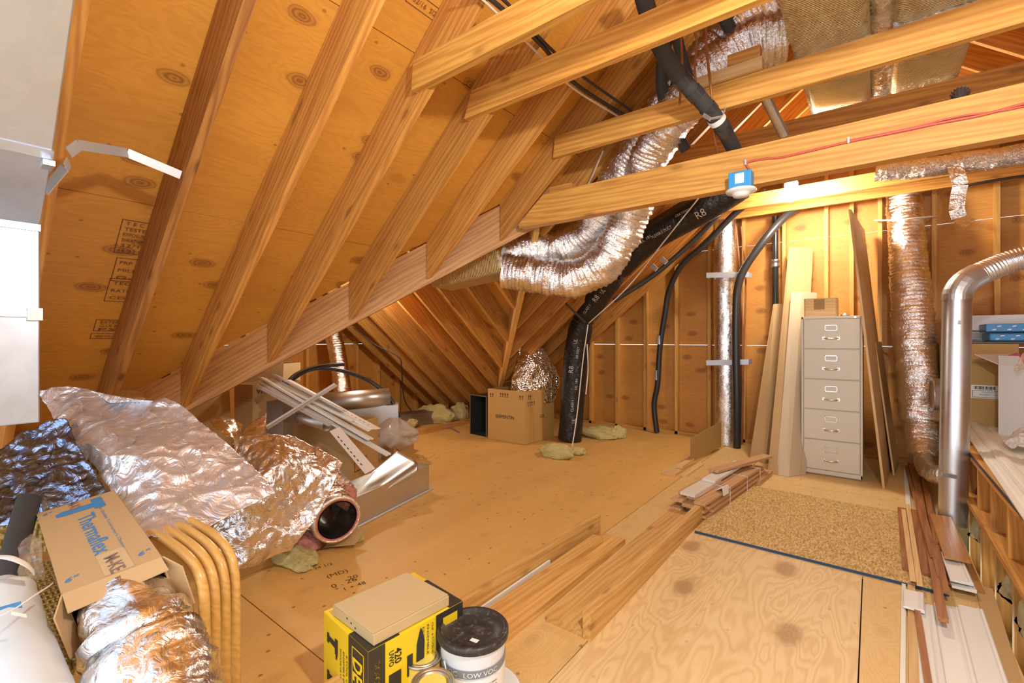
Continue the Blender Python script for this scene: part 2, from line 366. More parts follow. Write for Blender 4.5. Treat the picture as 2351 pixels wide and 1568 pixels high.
# ================================================================ timber
ORD = ['first', 'second', 'third', 'fourth', 'fifth', 'sixth', 'seventh', 'eighth', 'ninth', 'tenth', 'eleventh', 'twelfth', 'thirteenth', 'fourteenth']
RL = ['rafter nearest the grey duct', 'dark weathered rafter, second from the left, with a metal strap nailed on', 'straight-grained rafter, third from the left',
      'fourth rafter from the left, behind the nearest collar tie', 'knotty fifth rafter from the left, behind the second collar tie', 'sixth rafter from the left, ending midway up the valley beam', 'seventh rafter from the left, at the top of the valley beam']
for i in range(15):
    y = near(i); y2 = y + 0.038
    if i == 0: xt = -4.75
    elif i <= 6: xt = xv1(y) + (0.02)
    else: xt = max(xv2(y) + 0.04, -4.9)
    if i in (0,): poly = [(xt, y, zb(xt)), (XR, y, zb(XR)), (XR, y, zs(XR)), (xt - 0.2, y, zs(xt - 0.2))]
    else: poly = [(xt, y, zb(xt)), (XR, y, zb(XR)), (XR, y, zs(XR)), (xt, y, zs(xt))]
    poly = [V(p) - V((0, 0, 0.004)) if k in (2, 3) else V(p) for k, p in enumerate(poly)]
    b = MB(); b.prism(poly, (0, 0.038, 0))
    lab = RL[i] if i < 7 else 'rafter of the far roof slope behind the flexible ducts, %s beyond the wide header' % ORD[i - 7]
    tag(b.build('rafter', W_dark if i == 1 else W_raft, x=(0.773, 0, 0.634), up=(0, 1, 0)), lab if i < 7 else lab, 'rafter', 'rafters of the main roof slope')
# right-hand slope
for k, i in enumerate(range(5, 15)):
    y = near(i)
    q = lambda x, K: (x, y, K + PS * XR - PS * (x - XR))
    b = MB(); b.prism([q(XR, KB), q(4.2, KB), q(4.2, KS - .006), q(XR, KS - .006)], (0, 0.038, 0))
    tag(b.build('rafter', W_raft, x=(0.773, 0, -0.634), up=(0, 1, 0)), 'rafter running down the far right slope, %s back from the nearest joists' % ORD[k], 'rafter', 'rafters of the right roof slope')
b = MB(); b.box((XR - .02, YF, zb(XR) - .02), (XR + .02, YB, zs(XR) - .02))
tag(b.build('ridge_board', W_raft, x=(0, 1, 0)), 'ridge board at the top of the roof where the rafters meet', 'beam')
# valley beam: face below the rafters' feet
def vpt(y, drop, off=0.0):
    n = V((0.736, -0.677, 0)); return V((xv1(y), y, znear(y) - drop)) - n * off
b = MB(); ya, yb_ = -0.2, 3.02
b.prism([vpt(ya, 0.325), vpt(yb_, 0.325), vpt(yb_, 0.012), vpt(ya, 0.012)], V((-0.736, 0.677, 0)) * 0.045)
tag(b.build('valley_beam', W_beam, x=vpt(yb_, 0) - vpt(ya, 0), up=(-.7, .7, 0)), 'long sloping valley beam that the left rafters rest on', 'beam')
def v2p(y, drop, s): return V((xv2(y), y, zfar(y) - drop)) + V((0.697, 0.717, 0)) * s
b = MB(); b.prism([v2p(5.75, .31, -.024), v2p(3.0, .31, -.024), v2p(3.0, .015, -.024), v2p(5.75, .015, -.024)], V((0.697, 0.717, 0)) * 0.048)
tag(b.build('valley_rafter', W_stud, x=v2p(3.0, 0, 0) - v2p(5.75, 0, 0), up=(.7, .7, 0)), 'narrow upright-looking valley rafter between the two far slopes behind the cardboard box', 'beam')
for j in range(10):
    x = -2.42 - 0.406 * j
    ye = min(3.66 - (x + 2.78) / 1.03 - 0.04, 5.5)
    if ye < YC + .1: continue
    b = MB(); b.prism([(x, YC, zfar(YC) - .29), (x, ye, zfar(ye) - .29), (x, ye, zfar(ye) - .006), (x, YC, zfar(YC) - .006)], (-0.038, 0, 0))
    tag(b.build('jack_rafter', W_raft, x=(0, 0.764, -0.645), up=(1, 0, 0)), 'jack rafter on the far slope left of the valley rafter, %s from it' % ORD[j], 'rafter', 'jack rafters of the far slope')
# collar ties and joists running across
def joist(name, label, y, xl, xr, z0, z1, th_=0.038, mat_=None, cut=0.0, grp='collar ties and joists under the roof'):
    b = MB(); poly = [(xl, y, z0), (xr, y, z0), (xr, y, z1), (xl + (z1 - z0) * cut, y, z1)]
    b.prism(poly, (0, th_, 0))
    return tag(b.build(name, mat_ or W_coll, x=(1, 0, 0)), label, 'joist', grp)
joist('collar_tie', 'nearest collar tie, with nail heads at its left end', 1.462, -1.765, 1.7, 2.485, 2.625, cut=.1)
joist('collar_tie', 'second collar tie from the front, half in shadow', 1.866, -1.80, 1.75, 2.51, 2.65, cut=.4)
joist('collar_tie', 'third collar tie, crossing just below the tan foil ducts', 2.678, -1.735, 1.8, 2.53, 2.672, cut=.1)
joist('header', 'deep header carrying the blue electrical box and the red cable', 2.765, -2.107, 2.1, 2.135, 2.325, .038, cut=1.22)
b = MB(); b.box((-2.09, 2.757, 2.112), (2.1, 2.832, 2.134)); tag(b.build('flat_board', W_coll, x=(1, 0, 0)), 'flat board along the underside of the header with the blue box', 'board')
joist('joist', 'brown joist behind the header that the tan foil ducts rest on', 3.89, -1.44, 2.0, 2.63, 2.873, mat_=W_raft)
joist('joist', 'wavy-edged joist the bright bulb hangs on', 5.56, -1.62, 1.6, 2.715, 2.86)
joist('joist', 'lowest joist along the top of the stud wall', 5.97, -1.62, 1.6, 2.715, 2.90)
# ================================================================ builders for the things
def resample(path, step):
    out = [V(path[0])]; acc = 0.0
    for a, b in zip(path[:-1], path[1:]):
        a, b = V(a), V(b); L = (b - a).length
        if L < 1e-9: continue
        d = step - acc
        while d <= L: out.append(a.lerp(b, d / L)); d += step
        acc = L - (d - step)
    if (out[-1] - V(path[-1])).length > step * 0.3: out.append(V(path[-1]))
    return out
def flex_mb(pts, r, step=0.012, ridge=0.05, period=3, crumple=0.06, n=28, seed=0, cap=True, mb=None, wr=0.045):
    path = resample(spline(pts, 14), step); m = len(path)
    rr = [(r if not hasattr(r, '__len__') else r[0] + (r[-1] - r[0]) * i / m if len(r) == 2 else r[min(int(i / m * len(r)), len(r) - 1)]) for i in range(m)]
    def rf(i, k):
        a = 2 * math.pi * k / n; p = V((math.cos(a) * 1.3, math.sin(a) * 1.3, i * step * 9 + seed * 7.3))
        q = V((math.cos(a) * 3.1, math.sin(a) * 3.1, i * step * 30 + seed))
        return 1 + ridge * (0.5 + 0.5 * math.cos(2 * math.pi * i / period)) - ridge + crumple * mnoise.noise(p) + crumple * 0.5 * mnoise.noise(q) + wr * mnoise.noise(V((math.cos(a) * 1.7 + seed, math.sin(a) * 1.7, i * 0.83)))
    return (mb or MB()).tube(path, rr, n, cap, rf=rf)
def pipe(name, pts, r, m, label, cat, per=8, n=12, **kw):
    o = MB().tube(spline(pts, per), r, n).build(name, m); return tag(o, label, cat, **kw)
def bez(rows, u, v):
    def cr(p, t):
        m = len(p) - 1; s = t * m; i = min(int(s), m - 1); f = s - i
        g = lambda j: p[j] if 0 <= j <= m else (p[0] * 2 - p[1] if j < 0 else p[m] * 2 - p[m - 1])
        a, b, c, d = g(i - 1), g(i), g(i + 1), g(i + 2)
        return (b * 2 + (c - a) * f + (a * 2 - b * 5 + c * 4 - d) * f * f + (b * 3 - a - c * 3 + d) * f ** 3) * 0.5
    return cr([cr(r, u) for r in rows], v)
def cloth_mb(rows, nu, nv, amp=0.02, crease=0.03, sc=4.0, seed=0.0, mb=None):
    rows = [[Dp(*p) for p in r] for r in rows]
    def fn(u, v):
        p = bez(rows, u, v); e = 0.01
        a = bez(rows, min(u + e, 1), v) - bez(rows, max(u - e, 0), v); b = bez(rows, u, min(v + e, 1)) - bez(rows, u, max(v - e, 0))
        n = a.cross(b)
        if n.length < 1e-9: return p
        n.normalize(); q = p * sc + V((seed, seed * 2, 0))
        d = amp * mnoise.noise(q * 0.7) + crease * (abs(mnoise.noise(q * 1.1)) ** 0.6 - 0.4) + crease * 0.5 * (abs(mnoise.noise(q * 2.7 + V((3, 1, 5)))) ** 0.6 - 0.4) + crease * 0.22 * mnoise.noise(q * 7)
        return p + n * d
    return (mb or MB()).grid(fn, nu, nv)
def tuft(name, c, rx, ry, rz, m, label=None, cat=None, group=None, parent=None, seed=0, rot=0.0):
    def fn(u, v):
        a = 2 * math.pi * u + rot; b = math.pi * v
        d = V((math.sin(b) * math.cos(a), math.sin(b) * math.sin(a), math.cos(b)))
        k = 1 + 0.28 * mnoise.noise(d * 1.6 + V((seed, 0, 0))) + 0.16 * mnoise.noise(d * 4 + V((0, seed, 0))) + 0.07 * mnoise.noise(d * 9 + V((0, 0, seed)))
        p = V(c) + V((d.x * rx, d.y * ry, d.z * rz)) * k
        return p if p.z > 0.003 or c[2] > 0.8 else V((p.x, p.y, 0.003))
    o = MB().grid(fn, 40, 24).build(name, m, parent); return tag(o, label, cat, group) if label else o
def text(name, body, m, parent, o, x, up, w=None, h=None, ext=0.0006, align='CENTER', shear=0.0, bold=0.0):
    cu = bpy.data.curves.new('t', 'FONT'); cu.body = body; cu.size = 1; cu.align_x = align; cu.align_y = 'CENTER'; cu.extrude = 0.0; cu.shear = shear; cu.offset = bold; cu.resolution_u = 2
    to = bpy.data.objects.new('t', cu); COL.objects.link(to)
    dg = bpy.context.evaluated_depsgraph_get(); me = bpy.data.meshes.new_from_object(to.evaluated_get(dg)); COL.objects.unlink(to); bpy.data.objects.remove(to)
    xs = [v.co.x for v in me.vertices] or [0, 1]; ys = [v.co.y for v in me.vertices] or [0, 1]
    cx_, cy_ = (min(xs) + max(xs)) / 2, (min(ys) + max(ys)) / 2; bw, bh = max(xs) - min(xs), max(ys) - min(ys)
    sx_ = (w / bw) if w else None; sy_ = (h / bh) if h else None
    sx_ = sx_ or sy_; sy_ = sy_ or sx_
    for v in me.vertices: v.co = ((v.co.x - cx_) * sx_, (v.co.y - cy_) * sy_, 0)
    me.materials.append(m); ob = bpy.data.objects.new(name, me)
    X = V(x).normalized(); Y = V(up); Y = (Y - X * Y.dot(X)).normalized(); Z = X.cross(Y)
    mm = Matrix((X, Y, Z)).transposed().to_4x4(); mm.translation = V(o) + Z * 0.0012
    return place(ob, mm, parent)
def frame2(mb, o, x, y, w, h, t, mi=0, lift=0.001):   # outline rectangle of flat strips on a surface
    X, Y = V(x).normalized(), V(y).normalized(); Zn = X.cross(Y) * lift; o = V(o) + Zn
    for a, b, c, d in ((0, 0, w, t), (0, h - t, w, h), (0, 0, t, h), (w - t, 0, w, h)):
        mb.quad(o + X * a + Y * b, o + X * c + Y * b, o + X * c + Y * d, o + X * a + Y * d, mi)
def patch(mb, o, x, y, w, h, mi=0, lift=0.001):
    X, Y = V(x).normalized(), V(y).normalized(); o = V(o) + X.cross(Y) * lift
    mb.quad(o, o + X * w, o + X * w + Y * h, o + Y * h, mi)
def carton(label, cat, A, ax, ay, h, m=None, open_=True, flaps=(), name='cardboard_box', t=0.005):
    """A: floor corner, ax, ay: edge vectors; flaps: (side 0..3, length, outward angle deg)"""
    A, ax, ay = V(A), V(ax), V(ay); m = m or CARD; up = V((0, 0, h))
    root = thing(name, label, cat, A + (ax + ay) / 2)
    if not open_:
        MB().obox(A, ax, ay, h).build('body', m, root, x=ax, bevel=0.004)
    else:
        b = MB(); X, Y = ax.normalized() * t, ay.normalized() * t
        b.obox(A, ax, ay, t); b.obox(A, ax, Y, h); b.obox(A + ay - Y, ax, Y, h); b.obox(A + Y, X, ay - Y * 2, h); b.obox(A + ax - X + Y, X, ay - Y * 2, h)
        b.build('body', m, root, x=ax)
    cs = [A, A + ax, A + ax + ay, A + ay]
    for s, L, ang in flaps:
        p, q = cs[s] + up, cs[(s + 1) % 4] + up; e = (q - p).normalized(); out = e.cross(V((0, 0, 1))); a = math.radians(ang)
        d = out * math.sin(a) + V((0, 0, 1)) * math.cos(a); n = d.cross(e) * t
        b = MB(); b.prism([p + e * .004, q - e * .004, q - e * .02 + d * L, p + e * .02 + d * L], n); b.build('flap', m, root, x=e)
    return root
INK = mat('black_ink', (0.03, 0.028, 0.025), 0.7); BLUEINK = mat('blue_ink', (0.06, 0.24, 0.52), 0.6); BROWNINK = mat('brown_ink', (0.25, 0.15, 0.12), 0.7)
WHITEP = mat('white_paper', (0.82, 0.82, 0.80), 0.6)

# ink stamps on the roof sheathing
STAMP = mat('stamp_ink', (.16, .06, .03), .7)
ms = lambda px, py: Pp(px, py, (-PS, 0, 1), KS - .0035)
for (px, py, w, h, lines) in [(312, 548, .14, .22, ('T E C O', 'TESTED', 'EXPOSURE 1', 'SHEATHING', '32/16', '15/32 IN')), (300, 622, .14, .17, ('PRP 133', 'MILL 2', 'G-P')), (284, 668, .14, .18, ('TECO', 'RATED', 'CDX')), (262, 748, .17, .10, ('EXTERIOR', 'GLUE BOND', 'PS 1')), (252, 772, .17, .05, ('SIZED FOR SPACING',)), (985, 22, .24, .06, ('32/16  SIZED',))]:
    o = ms(px, py); Xs = V((0, 1, 0)); Ys = V((.773, 0, .634)); b = MB(); frame2(b, o - Xs * w / 2 - Ys * h / 2, Xs, Ys, w, h, .004, 0, -.001); fr = b.build('stamp_frame', STAMP, roof)
    for k, tx in enumerate(lines): text('stamp_text', tx, STAMP, roof, o + Ys * (h * (.5 - (k + .6) / (len(lines) + .2))) , Xs, Ys, w * .75, min(.022, h / (len(lines) + 1.5)))
# ================================================================ left: sheet-metal duct with straps
root = thing('metal_duct', 'tall galvanised sheet-metal duct box at the left edge of the room', 'duct', (-2.5, -.5, 1.0))
DW = galv('bright_galvanised', (0.64, 0.74, 0.90), 0.36)
prof = [(-2.2, 1.0), (-2.2, 1.66), (-1.96, 1.83), (-1.47, 2.30), (-1.72, 2.41), (-2.42, 1.86), (-2.62, 1.68), (-2.62, 1.0)]
YD = 0.242
b = MB(); b.prism([(x, -1.3, z) for x, z in prof], (0, 1.3 + YD, 0)); b.build('duct_body', DW, root, x=(0, 1, 0), bevel=.004)
b = MB()
for (x, z, nx, nz) in [(-2.2, 1.352, 1, 0), (-2.2, 1.64, 1, 0)]: b.box((x - .002, -1.3, z), (x + .006, YD + .001, z + .022))
b.bar((-1.955, -1.3, 1.838), (-1.955, YD + .002, 1.838), .03, .012, up=(.7, 0, -.7))
b.build('drive_cleat', DW, root, x=(0, 1, 0))
b = MB(); b.box((-2.205, YD - .03, 1.342), (-2.19, YD + .006, 1.382)); b.build('corner_clip', GALV, root)
b = MB(); b.box((-2.206, YD - .022, 1.80), (-1.94, YD + .004, 1.815)); b.build('corner_clip', GALV, root)
def ribbon(name, pts, w, th_, wdir, m, label, cat, parent=None):
    b = MB(); pts = [V(p) for p in pts]
    for p, q in zip(pts[:-1], pts[1:]):
        d = (q - p).normalized(); wd = V(wdir); wd = (wd - d * wd.dot(d)).normalized() * w / 2; n = d.cross(wd).normalized() * th_
        b.hexa([p - wd, q - wd, q + wd, p + wd, p - wd + n, q - wd + n, q + wd + n, p + wd + n])
    o = b.build(name, m, parent); return tag(o, label, cat) if label else o
STR = galv('strap_steel', (0.60, 0.65, 0.72), 0.42); STR.node_tree.nodes['Principled BSDF'].inputs['Metallic'].default_value = 0.45
sp = lambda px, py, y: Yp(px, py, y)
ribbon('metal_strap', [V((-2.193, -.9, 1.76)), Xp(0, 418, -2.185), Xp(103, 440, -2.165), sp(150, 385, .29), sp(157, 372, .30)], .035, .003, (0, 0, 1), STR, 'flat metal strap wrapped around the grey duct', 'strap')
ribbon('metal_strap', [sp(157, 350, .30), sp(180, 333, .33), sp(292, 351, .50), sp(415, 402, .680)], .035, .003, (0.2, -.3, 1), STR, 'bent metal strap nailed to the dark rafter', 'strap')

# ================================================================ rattan chair with the flexible-duct carton
RAT = wood('rattan_cane', (0.72, 0.46, 0.15), (0.60, 0.34, 0.09), 0.25, 0.28)
WICK = mat('wicker', (0.55, 0.35, 0.09), 0.6); t = NT(WICK)
cc = t.coord((1, 1, 1), False)
w1 = t.n('TexWave', {'bands_direction': 'X'}, Vector=cc, Scale=14.0, Distortion=0.4).outputs[1]; w2 = t.n('TexWave', {'bands_direction': 'Y'}, Vector=cc, Scale=22.0, Distortion=0.4).outputs[1]
ck = t.n('TexChecker', Vector=cc, Scale=44.0).outputs[1]
hh = t.math('ADD', t.math('MULTIPLY', w1, ck), t.math('MULTIPLY', w2, t.math('SUBTRACT', 1.0, ck)))
t.col(t.ramp(hh, [(0.1, (0.30, 0.16, 0.03)), (0.6, (0.66, 0.44, 0.12))])); t.bump(hh, 1.0, 0.01)
chair = thing('rattan_armchair', 'rattan armchair with a woven seat, buried under the foil carton', 'chair', Dp(300, 1500, 1.6) * 1.0)
p0 = [(296, 1206, 1.78), (335, 1222, 1.66), (365, 1231, 1.60), (412, 1262, 1.52), (448, 1300, 1.47), (466, 1352, 1.45), (470, 1420, 1.45), (471, 1500, 1.45), (472, 1600, 1.45), (473, 1700, 1.45)]
p3 = [(370, 1166, 1.98), (418, 1190, 1.80), (452, 1204, 1.74), (497, 1233, 1.66), (525, 1268, 1.61), (538, 1315, 1.59), (541, 1385, 1.59), (541, 1470, 1.59), (541, 1560, 1.59), (541, 1650, 1.59)]
for k in range(4):
    f = k / 3; pts = [Dp(*[a + (c - a) * f for a, c in zip(q, r)]) for q, r in zip(p0, p3)]
    MB().tube(spline(pts, 6), 0.0158, 12).build('arm_cane', RAT, chair)
seat = [Dp(-160, 1560, 1.30), Dp(-60, 1330, 1.75), Dp(330, 1350, 1.72), Dp(440, 1560, 1.36)]
zs_ = 0.335; seat = [V((p.x, p.y, zs_)) for p in (Zp(-420, 1500, zs_), Zp(-60, 1290, zs_), Zp(420, 1330, zs_), Zp(470, 1560, zs_))]
b = MB(); b.prism(seat, (0, 0, .035)); b.build('seat', WICK, chair, bevel=.012)
bk = [Zp(-60, 1290, zs_), Zp(160, 1258, zs_)]
b = MB(); e = (bk[1] - bk[0]); q0, q1 = bk[0] - e * .6, bk[1] + e * .1; tilt = V((-.10, .10, .36))
b.prism([q0, q1, q1 + tilt, q0 + tilt], V((-.02, .02, 0))); b.build('back_panel', WICK, chair, x=e, up=(0, 0, 1))
for k in range(2):
    q = seat[2] if k else seat[3]; MB().tube([V((q.x - .03, q.y, 0.002)), V((q.x - .03, q.y, zs_))], .016, 10).build('leg', RAT, chair)
b = MB(); b.tube([seat[0] + V((0, 0, .01)), seat[3] + V((0, 0, .01)), seat[2] + V((0, 0, .01))], .018, 8); b.build('seat_rim', WICK, chair)
# the carton: top face is a parallelogram in perspective
A, B, C_, D_ = Dp(83, 1179, 1.75), Dp(262, 1125, 1.868), Dp(372, 1278, 1.412), Dp(140, 1365, 1.294)
nrm = (B - A).cross(D_ - A).normalized(); nrm = nrm if nrm.z < 0 else -nrm; hd = 0.20
box = thing('cardboard_box', 'printed carton with silver flexible duct spilling out, lying on the rattan chair', 'box', (A + C_) / 2 + nrm * hd)
CARDT = card('printed_carton_board', (0.56, 0.36, 0.17))
b = MB(); t_ = .005
for q0, q1 in ((A, B), (B, C_), (D_, A)): b.prism([q0, q1, q1 + nrm * hd, q0 + nrm * hd], ((A + C_) / 2 - (q0 + q1) / 2).normalized() * t_)
b.prism([A, B, C_, D_], nrm * t_); b.prism([A + nrm * hd, B + nrm * hd, C_ + nrm * hd, D_ + nrm * hd], nrm * t_); b.build('body', CARDT, box, x=D_ - A, up=-nrm)
ed = (D_ - A).normalized(); ex = (C_ - D_).normalized(); fl = (ed * 0.9 + nrm * .45).normalized() * .065
b = MB(); b.prism([D_ + ex * .002, C_ - ex * .002, C_ + fl * .8, D_ + fl], nrm * .004); b.build('flap', CARDT, box, x=ex)
b = MB(); b.prism([D_, D_ + nrm * hd * .9, D_ + nrm * hd * .8 + ed * .07 - ex * .03, D_ + nrm * .03 + ed * .06 - ex * .03], ex * .004); b.build('flap', CARDT, box, x=ed)
b = MB(); b.prism([C_, C_ + nrm * hd * .9, C_ + nrm * hd * .8 + ed * .06 + ex * .03, C_ + nrm * .03 + ed * .05 + ex * .03], ex * .004); b.build('flap', CARDT, box, x=ed)
uA, vA = (D_ - A), (B - A)                       # u: along the carton, v: across
tp = lambda u, v: A + uA * u + vA * v
text('printed_name', 'Thermaflex', BLUEINK, box, tp(.50, .52), uA, vA, uA.length * .52, vA.length * .20, bold=.012)
text('printed_slogan', 'The Quality Contractor\'s Choice', BLUEINK, box, tp(.47, .72), uA, vA, uA.length * .62, vA.length * .05)
text('printed_size', '6"', BLUEINK, box, tp(.90, .13), vA, -uA, None, vA.length * .12, bold=.02)
text('printed_size', '6"', BLUEINK, box, tp(.90, .87), vA, -uA, None, vA.length * .12, bold=.02)
text('printed_size', '6"', BLUEINK, box, tp(.06, .12), vA, -uA, None, vA.length * .10, bold=.02)
b = MB(); patch(b, tp(.77, .42), uA, vA, uA.length * .22, vA.length * .30); b.build('packing_tape', mat('tan_tape', (.62, .45, .24), .35), box)
text('printed_code', 'M-KE', BROWNINK, box, tp(.90, .56) - nrm * .0008, uA, vA, uA.length * .17, vA.length * .15, bold=.02)
text('printed_code', 'M-KE', BROWNINK, box, tp(.06, .45), uA, vA, uA.length * .12, vA.length * .13, bold=.01)
b = MB(); q = lambda u, v: tp(u, v) - nrm * .001
b.add([q(.04, .66), q(.20, .66), q(.20, .80), q(.04, .80)], [(0, 3, 2, 1)]); b.add([q(.10, .28), q(.12, .20), q(.16, .20), q(.17, .28), q(.17, .66), q(.10, .66)], [tuple(range(6))[::-1]]); b.build('printed_logo', BLUEINK, box)
mid = (C_ + D_) / 2 + nrm * .11
FD = foil('carton_duct_foil', (0.90, 0.91, 0.94), 0.2, 7.0, 0.35, (1, 1, 1), 0.6)
pts = [mid - ed * .25, mid + ed * .03 + nrm * .01, mid + ed * .12 + nrm * .07, mid + ed * .23 + nrm * .11 - ex * .01, mid + ed * .36 + nrm * .18 - ex * .02]
tag(flex_mb(pts, [.085, .088, .105, .13, .145, .148], .009, .03, 5, .15, 40, 3, wr=.05).build('flexible_duct', FD), 'crinkled silver flexible duct bulging out of the printed carton', 'duct')
# white roll and pipe insulation beside it
WPL = mat('white_plastic_wrap', (0.62, 0.66, 0.68), 0.45)
bag = thing('wrapped_roll', 'white plastic-wrapped roll with a white carry strap in the lower left corner', 'roll', Dp(40, 1500, 1.2))
pts = [Dp(-4, 1345, 1.38), Dp(4, 1380, 1.35), Dp(20, 1450, 1.28), Dp(50, 1540, 1.18), Dp(85, 1640, 1.1)]
MB().tube(resample(spline(pts, 10), .01), .074, 28, rf=lambda i, k: (0.55 + .45 * min(1, i / 5.0)) * (1 + .03 * mnoise.noise(V((k * .5, i * .2, 0))))).build('roll', WPL, bag)
MB().tube(resample(spline([Dp(-40, 1430, 1.14), Dp(30, 1400, 1.13), Dp(75, 1370, 1.16), Dp(112, 1346, 1.26)], 8), .01), .013, 10, flat=.12).build('carry_strap', WHITEP, bag)
MB().tube(resample(spline([Dp(-30, 1278, 1.30), Dp(20, 1280, 1.28), Dp(60, 1296, 1.3), Dp(78, 1314, 1.33)], 8), .01), .011, 10, flat=.12).build('carry_strap', WHITEP, bag)
b = MB(); b.add([Dp(-2, 1394, 1.12), Dp(48, 1380, 1.14), Dp(52, 1396, 1.14), Dp(20, 1394, 1.12), Dp(-2, 1402, 1.11)], [(0, 1, 2, 3, 4)]); b.build('printed_swoosh', BLUEINK, bag)
b = MB(); b.add([Dp(25, 1403, 1.115), Dp(60, 1410, 1.14), Dp(62, 1418, 1.14), Dp(26, 1412, 1.115)], [(0, 1, 2, 3)]); b.build('printed_label', WHITEP, bag)
FOAM = mat('foam_black', (0.045, 0.042, 0.040), 0.85)
tag(MB().tube([Dp(66, 1148, 1.78), Dp(40, 1240, 1.66), Dp(14, 1350, 1.52)], .036, 20).build('pipe_insulation', FOAM), 'black foam pipe sleeve standing beside the printed carton', 'pipe')
CLEAR = mat('clear_plastic', (0.86, 0.84, 0.82), 0.18, 0, **{'Transmission Weight': 0.75, 'Alpha': 0.55})
tag(cloth_mb([[(45, 1255, 1.62), (70, 1225, 1.66), (92, 1240, 1.66)], [(42, 1290, 1.54), (70, 1285, 1.58), (98, 1290, 1.58)], [(38, 1335, 1.46), (72, 1335, 1.5), (104, 1330, 1.52)]], 30, 30, .01, .02, 9, 2).build('plastic_bag', CLEAR), 'clear crumpled plastic bag between the black foam sleeve and the carton', 'bag')

# ================================================================ crumpled foil
b = cloth_mb([[(86, 899, 2.42), (140, 890, 2.40), (200, 894, 2.38), (258, 926, 2.36)], [(128, 968, 2.28), (200, 945, 2.28), (300, 925, 2.34), (402, 926, 2.36)],
              [(195, 1052, 2.08), (290, 1015, 2.05), (400, 1000, 2.16), (505, 1012, 2.22)], [(262, 1140, 1.86), (350, 1115, 1.86), (460, 1100, 1.98), (580, 1082, 2.1)], [(318, 1208, 1.60), (384, 1219, 1.575), (480, 1192, 1.75), (632, 1142, 1.98)]], 150, 170, .06, .032, 3.4, 1.5)
tag(b.build('foil_sheet', FOIL, solid=.003), 'large crumpled silver foil sheet draped down to the chair arm', 'foil sheet')
b = cloth_mb([[(540, 1010, 2.70), (600, 1000, 2.72), (665, 992, 2.78), (735, 1030, 2.74), (786, 1062, 2.72)], [(545, 1075, 2.55), (610, 1045, 2.50), (668, 1050, 2.52), (720, 1095, 2.58), (762, 1118, 2.62)],
              [(505, 1150, 2.36), (570, 1135, 2.30), (630, 1140, 2.36), (680, 1170, 2.5), (728, 1188, 2.55)], [(490, 1225, 2.3), (560, 1215, 2.26), (600, 1220, 2.32), (640, 1232, 2.42), (690, 1228, 2.48)], [(500, 1285, 2.3), (552, 1308, 2.28), (592, 1298, 2.34), (628, 1276, 2.4), (662, 1256, 2.46)]], 130, 140, .045, .034, 4.0, 7.0)
tag(b.build('foil_blanket', foil('foil_blanket', (0.88, 0.89, 0.95), 0.25, 3.6, 0.6), solid=.008), 'second foil-faced blanket heaped in front of the cardboard boxes, with a thick cut edge', 'foil sheet')
b = cloth_mb([[(552, 1040, 2.62), (560, 985, 2.78), (612, 948, 2.85)], [(570, 1060, 2.6), (590, 1010, 2.7), (611, 985, 2.8)], [(600, 1080, 2.6), (606, 1050, 2.66), (610, 1022, 2.74)]], 30, 40, .01, .01, 6, 3)
tag(b.build('foil_scrap', foil('foil_scrap', (0.95, 0.95, 0.96), 0.2, 4.0, 0.3), solid=.004), 'bright upright foil scrap curling above the foil blanket', 'foil sheet')
b = cloth_mb([[(483, 965, 2.6), (505, 956, 2.66), (535, 962, 2.66), (556, 972, 2.64)], [(495, 985, 2.5), (520, 985, 2.5), (542, 990, 2.55), (550, 1005, 2.58)], [(520, 1000, 2.42), (533, 1005, 2.42), (542, 1020, 2.45), (545, 1040, 2.48)]], 30, 30, .01, .012, 6, 5)
tag(b.build('foil_scrap', foil('foil_scrap_warm', (0.86, 0.82, 0.72), 0.2, 5.0, 0.5), solid=.003), 'small rolled foil scrap behind the large foil sheet', 'foil sheet')
b = cloth_mb([[(250, 915, 2.5), (270, 898, 2.54), (300, 893, 2.56), (330, 905, 2.56)], [(262, 922, 2.46), (280, 915, 2.46), (305, 914, 2.48), (335, 918, 2.5)], [(270, 940, 2.44), (290, 940, 2.44), (310, 940, 2.46), (335, 940, 2.48)]], 24, 24, .01, .01, 6, 9)
tag(b.build('foil_scrap', foil('foil_scrap_grey', (0.78, 0.77, 0.70), 0.24, 5.0, 0.5), solid=.003), 'little foil lump poking up behind the top of the large foil sheet', 'foil sheet')
DFO = foil('dark_blue_foil', (0.26, 0.34, 0.58), 0.2, 4.0, 0.6)
b = cloth_mb([[(-80, 1110, 2.1), (0, 1030, 2.16), (80, 975, 2.2), (150, 960, 2.2)], [(-80, 1140, 1.98), (20, 1090, 2.02), (100, 1050, 2.06), (195, 1045, 2.06)], [(-80, 1180, 1.86), (10, 1150, 1.9), (90, 1120, 1.92), (235, 1110, 1.94)], [(-80, 1230, 1.80), (0, 1215, 1.82), (90, 1190, 1.83), (262, 1150, 1.86)]], 80, 70, .03, .035, 6, 11)
tag(b.build('foil_sheet', DFO, solid=.003), 'dark bluish crumpled foil sheet under the metal duct at far left', 'foil sheet')
FD2 = crinkle('duct_end_foil', (0.92, 0.91, 0.92), 0.13, 1.2, 0.5)
d1 = thing('flexible_duct', 'open-ended foil flexible duct on the floor in front of the steel tray', 'duct', Dp(760, 1200, 2.75))
c0 = Dp(775, 1193, 2.74); dirv = (Dp(775, 1193, 2.74) - Dp(722, 1130, 3.1)).normalized()
jb = flex_mb([c0 - dirv * .50, c0 - dirv * .3, c0 - dirv * .12, c0], [.15, .15, .148, .14], .010, .05, 3, .08, 36, 5, cap=False); jb.lathe([(.142, -.012), (.140, .004), (.126, .008), (.122, -.01)], c0, dirv, 36, cap=False); jb.build('jacket', FD2, d1)
